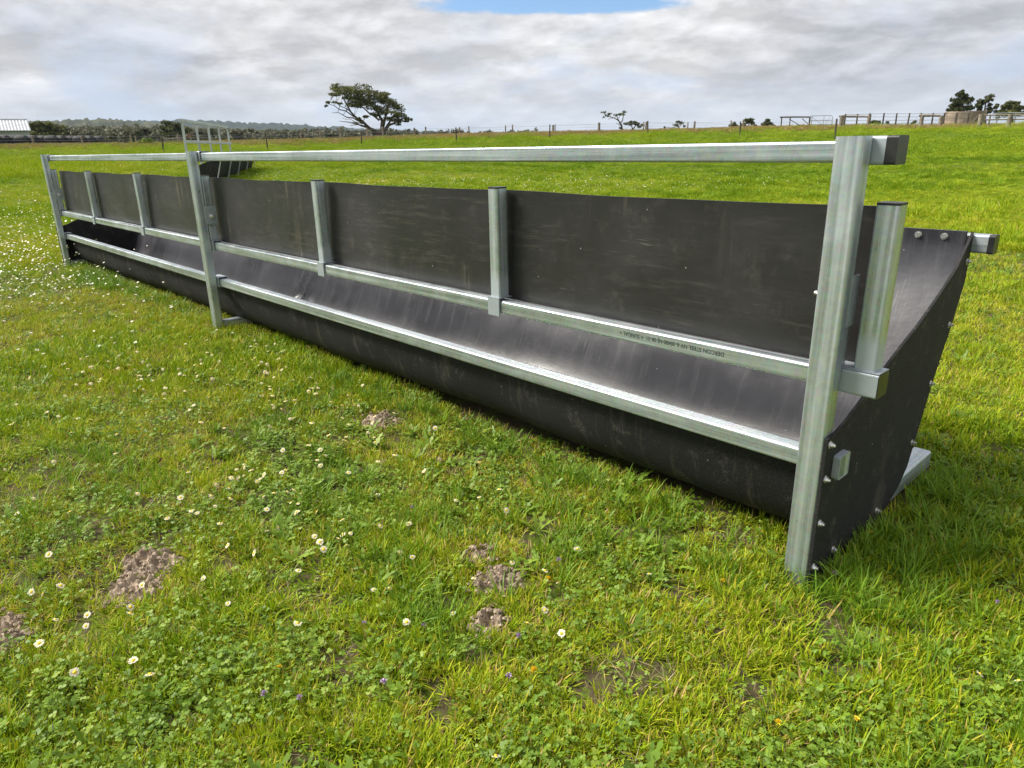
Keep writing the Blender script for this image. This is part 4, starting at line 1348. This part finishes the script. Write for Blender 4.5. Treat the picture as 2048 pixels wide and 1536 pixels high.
def keep_out(x, y, tall=False):
    """false where the trough lies on the ground or soil is bare"""
    inside = (x > -8.02) & (x < 0.08) & (y > (0.11 if tall else 0.215)) & (y < 0.66)
    posts = np.zeros_like(inside)
    for px_ in PX:
        posts |= (x > px_ - 0.01) & (x < px_ + PW + 0.012) & (y > -0.012) & (y < 1.0)
    k = ~(inside | posts)
    for (sx, sy, sr) in BARE:
        k &= ((x - sx) ** 2 + (y - sy) ** 2) > (sr * (0.75 + 0.5 * vnoise(x * 25, y * 25))) ** 2
    return k


# bare soil: thrown-up clods and scrapes
SOILS = [(305, 1128, 0.085, 0.030, 'larger of two crumbly brown soil heaps at the lower left, its back lump'), (268, 1178, 0.080, 0.022, 'smoother front part of the lower-left soil heap'), (0, 1268, 0.075, 0.022, 'dark grey soil lump cut by the left edge of the picture'),
         (992, 1165, 0.070, 0.024, 'brown soil lump with two small holes in the bottom middle'), (976, 1248, 0.050, 0.026, 'small crumbly pale soil clod below the lump with holes'), (960, 1112, 0.052, 0.024, 'pale pinkish soil clod above the lump with holes'), (757, 842, 0.085, 0.016, 'dark flat soil scrape in the grass before the trough')]
SOILP = [(gp(a_, b_), r_, h_, l_) for a_, b_, r_, h_, l_ in SOILS]
EARTH_DARK = [(1580, 1350, .035), (1150, 1420, .03), (1800, 1055, .05), (860, 1380, .03), (470, 1010, .03), (130, 680, .06), (1290, 955, .035), (1690, 1350, .03), (940, 1510, .03), (1240, 1300, .03), (2000, 1180, .035), (560, 1010, .03)]
BARE = [(p.x, p.y, r_ * 1.05) for p, r_, h_, l_ in SOILP] + [(gp(a_, b_).x, gp(a_, b_).y, r_) for a_, b_, r_ in EARTH_DARK]


def tint_of(x, y, base=0.45, amp=0.9):
    t_ = base + amp * (fbm(x * 0.9 + 5, y * 0.9 + 3, 3) - 0.5) + 0.7 * (fbm(x * 0.22, y * 0.22 + 9, 2) - 0.5)
    return np.clip(t_ + np.random.default_rng(3).normal(size=len(x)) * 0.20, 0, 1.15)


def thin(x, y, p):
    k = keep_out(x, y) & (np.random.default_rng(8).random(len(x)) < p)
    return x[k], y[k]


lushness = lambda x, y: np.clip((fbm(x * 1.3 + 30, y * 1.3, 3) - 0.47) * 6, 0, 1)
G_L = 'short bright green pasture grass blades covering the paddock'
x, y = sector(205000, 0.45, 7.0, 1.45, 85.0)
x, y = thin(x, y, -0.62 + 2.5 * fbm(x * 11, y * 11, 3))
lu = lushness(x, y)
scatter('pasture_grass', 'fine', x, y, (0.54 + 0.46 * fbm(x * 2.2, y * 2.2, 3) + 0.22 * lu) * RNG.uniform(0.75, 1.2, len(x)), tint_of(x, y, 0.56) - 0.22 * lu, 'short fine grass blades in the foreground paddock', 'grass')
x, y = sector(98000, 3.2, 17.0, 1.3, 78.0)
x, y = thin(x, y, -0.3 + 2.0 * fbm(x * 6, y * 6, 3)); lu = lushness(x, y)
scatter('pasture_grass', 'mid', x, y, (0.6 + 0.45 * fbm(x * 2, y * 2, 3) + 0.3 * lu) * RNG.uniform(0.8, 1.2, len(x)), tint_of(x, y, 0.55) - 0.2 * lu, 'short grass tufts in the middle distance around the feeder', 'grass')
x, y = sector(72000, 9.0, 46.0, 1.45, 67.0)
x, y = thin(x, y, 1.0); lu = lushness(x * .6, y * .6)
scatter('pasture_grass', 'patch', x, y, (0.45 + 0.5 * fbm(x, y, 3) + 0.55 * lu ** 2) * RNG.uniform(0.8, 1.2, len(x)), tint_of(x * .5, y * .5, 0.52) - 0.2 * lu, 'grass patches across the open paddock behind the feeder', 'grass')
x, y = sector(28000, 30.0, 84.0, 1.1, 65.0)
d_, a_ = polar(x, y); k = (d_ < 66.5 + 5 * fbm(x * .2, y * .2, 2)) | (a_ > 0.42); x, y = x[k], y[k]
lu = lushness(x * .3, y * .3)
scatter('pasture_grass', 'far', x, y, (0.7 + 0.6 * lu) * RNG.uniform(0.7, 1.3, len(x)), tint_of(x * .3, y * .3, 0.5) - 0.15 * lu, 'distant paddock grass running up to the bank', 'grass')
a = RNG.uniform(0, 6.283, 26000); d = 6.0 * np.sqrt(RNG.random(26000))
x = CP[0] + d * np.cos(a); y = CP[1] + d * np.sin(a)
az_ = np.abs(polar(x, y)[1]); k = ((az_ > math.radians(80)) | (d < 0.55)) & keep_out(x, y); x, y = x[k], y[k]
scatter('pasture_grass', 'mid', x, y, RNG.uniform(0.6, 1.0, len(x)), tint_of(x, y, 0.55), 'grass tufts of the paddock around where the picture was taken', 'grass')
# longer, darker clumps; thicker against the trough and the end panel
x, y = sector(11000, 0.9, 16.0, 1.35)
p_ = np.clip((fbm(x * 1.7 + 11, y * 1.7, 3) - 0.52) * 5, 0, 1)
k = RNG.random(len(x)) < p_
x, y = x[k], y[k]
ex = RNG.uniform(-7.9, 0.1, 900); ey = 0.11 - np.abs(RNG.normal(size=900)) * 0.09
k = RNG.random(900) < 0.06 + 0.30 * (fbm(ex * 2.3, ey * 2.3 + 4, 2) > 0.57)
ex, ey = ex[k], ey[k]
fx = 0.09 + np.abs(RNG.normal(size=200)) * 0.16; fy = RNG.uniform(-0.05, 1.0, 200)
hx = RNG.normal(-6.3, 0.45, 150); hy = RNG.normal(-0.02, 0.10, 150)
x = np.concatenate([x, ex, fx, hx]); y = np.concatenate([y, ey, fy, hy])
k = keep_out(x, y, True); x, y = x[k], y[k]
scatter('long_grass', 'long', x, y, RNG.uniform(0.45, 0.95, len(x)), np.clip(0.35 + 0.6 * (fbm(x * 2, y * 2) - .5) + RNG.normal(size=len(x)) * .15, 0, 1), 'longer darker grass clumps among the turf and against the trough', 'grass')
x, y = sector(22000, 0.5, 9.0, 1.3, 85.0)
k = keep_out(x, y) & (RNG.random(len(x)) < np.clip((fbm(x * 3.2 + 60, y * 3.2 + 20, 4) - 0.42) * 3, 0.10, 0.6)); x, y = x[k], y[k]
scatter('clover', 'clover', x, y, RNG.uniform(0.7, 1.3, len(x)), np.clip(RNG.normal(.5, .3, len(x)), 0, 1), 'low dark green clover leaves between the grass', 'clover')
x, y = sector(13000, 0.5, 9.0, 1.3, 85.0)
k = keep_out(x, y) & (RNG.random(len(x)) < np.clip((fbm(x * 1.5 + 20, y * 1.5 + 70, 3) - 0.44) * 4, 0.04, 1)); x, y = x[k], y[k]
scatter('pasture_weeds', 'weed', x, y, RNG.uniform(0.35, 0.95, len(x)) ** 1.2, np.clip(RNG.normal(.4, .25, len(x)), 0, 1), 'broad and lobed weed leaves lying in the turf', 'weeds')
x, y = sector(17000, 0.5, 9.0, 1.3, 85.0)
k = keep_out(x, y); x, y = x[k], y[k]
scatter('dry_stalks', 'straw', x, y, RNG.uniform(0.4, 1.1, len(x)), np.clip(RNG.normal(.38, .35, len(x)), -.1, 1), 'pale dead stalks scattered through the turf', 'straw', zoff=0.006)
# ranker dark clumps dotted over the far paddock
n = 900
x, y = sector(n, 8.0, 60.0, 0.75)
k = keep_out(x, y) & (fbm(x * .25 + 3, y * .25, 3) > 0.46); x, y = x[k], y[k]
cx_ = np.repeat(x, 5) + RNG.normal(size=len(x) * 5) * 0.13; cy_ = np.repeat(y, 5) + RNG.normal(size=len(x) * 5) * 0.13
k = keep_out(cx_, cy_); cx_, cy_ = cx_[k], cy_[k]
scatter('rank_clump', 'patch', cx_, cy_, RNG.uniform(0.7, 1.7, len(cx_)), np.clip(RNG.normal(0.08, 0.12, len(cx_)), 0, 1), 'darker ranker grass clumps dotted over the far paddock', 'grass')
# a worn, browned-off strip in the far paddock
bc = on_ground(1850, 44)
n = 170
x = bc.x + RNG.normal(size=n) * 1.5 * RGT[0] + RNG.normal(size=n) * 1.0 * FWD[0]; y = bc.y + RNG.normal(size=n) * 1.5 * RGT[1] + RNG.normal(size=n) * 1.0 * FWD[1]
scatter('worn_grass', 'patch', x, y, RNG.uniform(0.5, 0.9, n), np.clip(RNG.normal(1.25, 0.15, n), .9, 1.5), 'browned worn strip of grass in the far paddock at right', 'grass')
# rank brown grass on the bank under the far fence
n = 26000
a = RNG.uniform(-0.98, 0.98, n); d = 71.5 + RNG.normal(size=n) * 3.6
x = CP[0] + d * (np.cos(a) * FWD[0] + np.sin(a) * RGT[0]); y = CP[1] + d * (np.cos(a) * FWD[1] + np.sin(a) * RGT[1])
k = (RNG.random(n) < np.interp(a, [-1, -.3, .30, .40, .6, 1], [1, 1, 1, .8, .22, .2])) & (d < 82); x, y, a = x[k], y[k], a[k]
scatter('bank_grass', 'tussock', x, y, RNG.uniform(0.5, 1.15, len(x)) * (0.7 + 0.6 * fbm(x * .25, y * .25, 2)), np.clip(np.interp(a, [-.7, -.35, -.1, .3], [0.15, .45, .8, .85]) + 0.5 * (fbm(x * .3, y * .3) - .5) * 2 + RNG.normal(size=len(x)) * .15, 0, 1), 'rank brown and straw-coloured grass along the fenced bank', 'grass')
# far drifts of daisies too small to tell apart
fx, fy = [], []
for (px_, py_, sx, sy, n) in [(640, 372, 160, 14, 260), (1000, 372, 220, 9, 260), (60, 440, 110, 60, 330), (40, 540, 90, 60, 260), (600, 345, 160, 8, 120), (180, 330, 120, 7, 90), (1240, 378, 160, 10, 120)]:
    for _ in range(n):
        q = gp(px_ + RNG.normal() * sx, max(322, py_ + RNG.normal() * sy))
        fx.append(q.x); fy.append(q.y)
fx = np.array(fx); fy = np.array(fy); k = keep_out(fx, fy) & (polar(fx, fy)[0] < 40) & (polar(fx, fy)[0] > 6); fx, fy = fx[k], fy[k]
scatter('daisy_drift', 'fleck', fx, fy, RNG.uniform(0.7, 1.2, len(fx)), np.zeros(len(fx)), 'far drift of tiny white daisies in the paddock', 'daisies')

# ---------------------------------------------------------------- soil lumps
SOIL_M, t, b = material('turned_soil')
g = t.new('ShaderNodeNewGeometry')
s1 = t.noise(g.outputs['Position'], 30, 5, 0.65); s2 = t.noise(g.outputs['Position'], 160, 4, 0.7)
t.put(b.inputs['Base Color'], t.mix(t.maprange(t.math('ADD', t.math('MULTIPLY', s1, .6), t.math('MULTIPLY', s2, .4)), 0.36, 0.64), (0.17, 0.125, 0.085, 1), (0.56, 0.445, 0.335, 1)))
b.inputs['Roughness'].default_value = 0.95; b.inputs['Specular IOR Level'].default_value = 0.15
bp = t.new('ShaderNodeBump'); bp.inputs['Strength'].default_value = 0.9; bp.inputs['Distance'].default_value = 0.006
t.put(bp.inputs['Height'], t.math('ADD', s1, s2)); t.put(b.inputs['Normal'], bp.outputs[0])
for i, (p, r_, h_, lab) in enumerate(SOILP):
    n = 64; V = []; Fc = []
    for iy in range(n):
        for ix in range(n):
            u = (ix / (n - 1) * 2 - 1) * 1.35; v = (iy / (n - 1) * 2 - 1) * 1.35
            x = p.x + u * r_; y = p.y + v * r_
            d = math.hypot(u, v) * (0.75 + 0.55 * float(vnoise(np.array([x * 22.]), np.array([y * 22.]))[0]))
            hgt = h_ * max(0.0, 1 - d * d) ** 0.8
            lump = float(fbm(np.array([x * 58.]), np.array([y * 58.]), 5)[0])
            z = hgt * (0.35 + 1.5 * abs(lump - 0.35)) + (lump - .5) * 0.040 * (1 if d < 1 else 0.2)
            if i == 3:
                for hx_, hy_ in ((0.10, 0.45), (0.05, -0.42)):
                    z -= 0.035 * math.exp(-((u - hx_) ** 2 + (v - hy_) ** 2) / 0.035)
            z = z if d < 1.12 else -0.03
            V.append((x - p.x, y - p.y, float(gz(x, y)) - p.z + z - 0.002))
    for iy in range(n - 1):
        for ix in range(n - 1):
            a = iy * n + ix; Fc.append((a, a + 1, a + n + 1, a + n))
    rc = random.Random(i + 40)
    for _ in range(45):                                   # crumbs spilt around the heap
        ca = rc.uniform(0, 6.283); cr = r_ * math.sqrt(rc.uniform(0.1, 1.7)); cs = rc.uniform(0.002, 0.0075)
        cx = cr * math.cos(ca); cy = cr * math.sin(ca)
        cz = float(gz(p.x + cx, p.y + cy)) - p.z + (h_ * 0.75 * max(0, 1 - (cr / r_) ** 2)) + cs * 0.9 + 0.004
        kk = len(V)
        for dx, dy, dz in ((1, 0, 0), (-1, 0, 0), (0, 1, 0), (0, -1, 0), (0, 0, 1), (0, 0, -1), (.62, .62, .5), (-.6, .62, .5), (.6, -.6, .5), (-.62, -.6, .5)):
            V.append((cx + dx * cs * rc.uniform(.8, 1.3), cy + dy * cs * rc.uniform(.8, 1.3), cz + dz * cs))
        for fc in ((0, 6, 4), (6, 2, 4), (2, 7, 4), (7, 1, 4), (1, 9, 4), (9, 3, 4), (3, 8, 4), (8, 0, 4), (0, 5, 2), (2, 5, 1), (1, 5, 3), (3, 5, 0), (0, 2, 6), (2, 1, 7), (1, 3, 9), (3, 0, 8)):
            Fc.append(tuple(kk + q_ for q_ in fc))
    o = mesh_obj('soil_clod', V, Fc, SOIL_M, None, 50)
    o.location = p
    tag(o, lab, 'soil', 'soil lumps in the turf')

# ---------------------------------------------------------------- daisies and other small flowers
YOLK = simple('daisy_eye', (0.80, 0.58, 0.03), 0.7, 0, 0.25, 300)
STEM = simple('flower_stem', (0.11, 0.19, 0.03), 0.6)
LILAC = simple('lilac_petal', (0.52, 0.38, 0.58), 0.6, 0, 0.15, 80)


def daisy_parts(seed):
    r_ = random.Random(seed)
    mb = MB(); n = 17
    for k in range(n):
        a = 2 * math.pi * k / n + r_.uniform(-.06, .06); L = 0.0112 * r_.uniform(.85, 1.08); wd_ = 0.0021
        dz = r_.uniform(-.0012, .0012)
        c, s_ = math.cos(a), math.sin(a)
        def P_(rad, off, z): return (rad * c - off * s_, rad * s_ + off * c, z)
        mb.add([P_(.003, -wd_ * .5, 0), P_(.003, wd_ * .5, 0), P_(L * .7, wd_, .0012 + dz), P_(L, wd_ * .4, .0003 + dz), P_(L, -wd_ * .4, .0003 + dz), P_(L * .7, -wd_, .0012 + dz)], [(0, 1, 2, 3, 4, 5)])
    pet = bpy.data.meshes.new('petals'); pet.from_pydata(mb.v, [], mb.f); pet.update(); pet.materials.append(PETAL)
    V = [(0, 0, .0042)]; Fc = []
    for ring, (rad, z) in enumerate([(.0026, .0036), (.0046, .0018), (.005, -.0008)]):
        for j in range(9): V.append((rad * math.cos(j * .698), rad * math.sin(j * .698), z))
    for j in range(9):
        Fc.append((0, 1 + j, 1 + (j + 1) % 9))
        for ring in (0, 1): Fc.append((1 + ring * 9 + j, 10 + ring * 9 + j, 10 + ring * 9 + (j + 1) % 9, 1 + ring * 9 + (j + 1) % 9))
    eye = bpy.data.meshes.new('eye'); eye.from_pydata(V, [], Fc); eye.update(); eye.shade_smooth(); eye.materials.append(YOLK)
    st = MB(); st.tube([(0, 0, 0), (.002, .001, -.03), (.004, .002, -.06)], [.0009, .0009, .001], 4)
    stem = bpy.data.meshes.new('stem'); stem.from_pydata(st.v, [], st.f); stem.update(); stem.materials.append(STEM)
    return pet, eye, stem


DP = [daisy_parts(k) for k in range(4)]
near_d = [(279,1005),(74,1021),(38,1043),(145,1041),(350,1029),(365,1017),(433,1031),(464,1017),(387,1044),(397,1045),(337,1053),(308,1061),(442,1063),(409,1096),(536,1078),(560,1081),(536,1036),(506,1008),(530,1010),(551,1009),(591,1004),(585,1021),(599,1030),(596,1043),(594,1053),(636,1024),(636,1039),(673,1016),(687,1060),(688,1084),(679,1095),(697,1117),(632,1094),(643,1109),(650,1122),(512,1128),(459,1113),(599,1160),(410,1174),(103,1130),(126,1190),(92,1203),(70,1209),(290,1198),(265,1233),(267,1257),(116,1258),(177,1272),(180,1252),(459,1226),(600,1275),(87,1317),(272,1344),(305,1373),(158,1376),(757,1004),(959,1011),(999,1002),(819,1063),(763,1073),(703,1087),(802,1124),(827,1138),(733,1168),(749,1198),(780,1196),(907,1245),(815,1267),(948,1178),(1025,1142),(1090,1159),(1117,1184),(1155,1120),(1297,1172),(1090,1247),(1055,1276),(1123,1289),(992,1534),(1955,1367),(2030,1391)]
spots = [gp(*q) for q in near_d]
for (px_, py_, sx, sy, n) in [(620, 800, 80, 45, 60), (300, 760, 150, 50, 70), (470, 980, 80, 25, 20), (150, 690, 110, 40, 60), (520, 720, 80, 30, 30), (650, 900, 120, 50, 22), (80, 880, 60, 60, 8), (330, 600, 90, 22, 40), (900, 960, 120, 40, 8), (250, 850, 150, 50, 16)]:
    for _ in range(n):
        q = gp(px_ + RNG.normal() * sx, py_ + RNG.normal() * sy)
        if q.y < 0.08: spots.append(q)
spots = sorted(spots, key=lambda q: (q - Vector(CP)).length)
toCam = Vector((CP[0], CP[1], 0))
for i, q in enumerate(spots[:300]):
    d = (q - Vector(CP)).length
    h = random.uniform(0.026, 0.046)
    s_ = random.uniform(0.66, 1.02)
    rot = (random.gauss(-0.1, .42), random.gauss(0, .42), random.uniform(0, 6.28))
    pet, eye, stem = DP[i % 4]
    e = empty('daisy', q + Vector((0, 0, h)), 0)
    e.rotation_euler = rot; e.scale = (s_, s_, s_)
    tag(e, 'small white daisy with a yellow centre growing in the grass before the feeder', 'daisy', 'daisies in the grass')
    inst('petals', pet, e); inst('centre', eye, e)
    if d < 4.0: inst('stem', stem, e)
if len(spots) > 300:
    ox = np.array([q.x for q in spots[300:]]); oy = np.array([q.y for q in spots[300:]])
    SRC['one'] = SRC['fleck']
    p1 = Plant(); p1.disc((0, 0, .035), (0.05, -.2, 1), .0125, .5, 8)
    register('one', [p1.source('one_00', PETAL)])
    scatter('daisy_scatter', 'one', ox, oy, RNG.uniform(.6, .9, len(ox)), np.zeros(len(ox)), 'farther scattering of white daisies beside the trough', 'daisies')


def puff(colr, n, rad, seed):
    r_ = random.Random(seed); mb = MB()
    for k in range(n):
        a = r_.uniform(0, 6.28); el = r_.uniform(0.1, 1.4)
        d = Vector((math.cos(a) * math.cos(el), math.sin(a) * math.cos(el), math.sin(el)))
        s_ = d.orthogonal().normalized() * rad * .22
        mb.add([tuple(-s_ * .4), tuple(s_ * .4), tuple(d * rad * .8 + s_), tuple(d * rad), tuple(d * rad * .8 - s_)], [(0, 1, 2, 3, 4)])
    me = bpy.data.meshes.new('head'); me.from_pydata(mb.v, [], mb.f); me.update(); me.materials.append(colr)
    return me


LP = puff(LILAC, 22, .0105, 3); YP = puff(YOLK, 26, .0095, 4)
LILACS = [(1117, 1140, 'above and right of the soil lump with holes'), (1038, 1295, 'just below and left of a daisy, under the pale clod'), (602, 1420, 'right one of a close pair at the bottom left'), (532, 1412, 'left one of a close pair at the bottom left'),
          (111, 1481, 'in the bottom left corner'), (730, 1268, 'left of the small pale soil clod, farther one'), (851, 1274, 'left of the small pale soil clod, nearer one'), (826, 1032, 'farthest back, in the grass above the pinkish clod'),
          (1018, 1377, 'alone below the daisies in the bottom middle'), (1990, 1227, 'in the dark grass near the right edge'), (1667, 1167, 'beside the foot of the near post'), (770, 1387, 'alone at the bottom, left of the middle')]
YELLOWS = [(1097, 1179, 'beside the daisies right of the soil lump with holes'), (562, 1359, 'alone in the lower left turf'), (1445, 1182, 'left of the foot of the near post'), (1708, 1465, 'at the bottom right, right one of two'), (1738, 1084, 'close to the base of the end panel'),
           (1553, 1470, 'at the bottom right, left one of two'), (1068, 1364, 'below the daisies in the bottom middle')]
for lst, hd_, nm, pre in ((LILACS, LP, 'clover_flower', 'tiny lilac flower '), (YELLOWS, YP, 'yellow_flower', 'small yellow flower ')):
    for (a_, b_, wh) in lst:
        q = gp(a_, b_)
        e = empty(nm, q + Vector((0, 0, .032)), random.uniform(0, 6)); s_ = random.uniform(.7, 1.15); e.scale = (s_, s_, s_)
        tag(e, pre + wh, 'flower', nm.replace('_', ' ') + ' heads in the turf')
        inst('flower_head', hd_, e); inst('stem', DP[0][2], e)
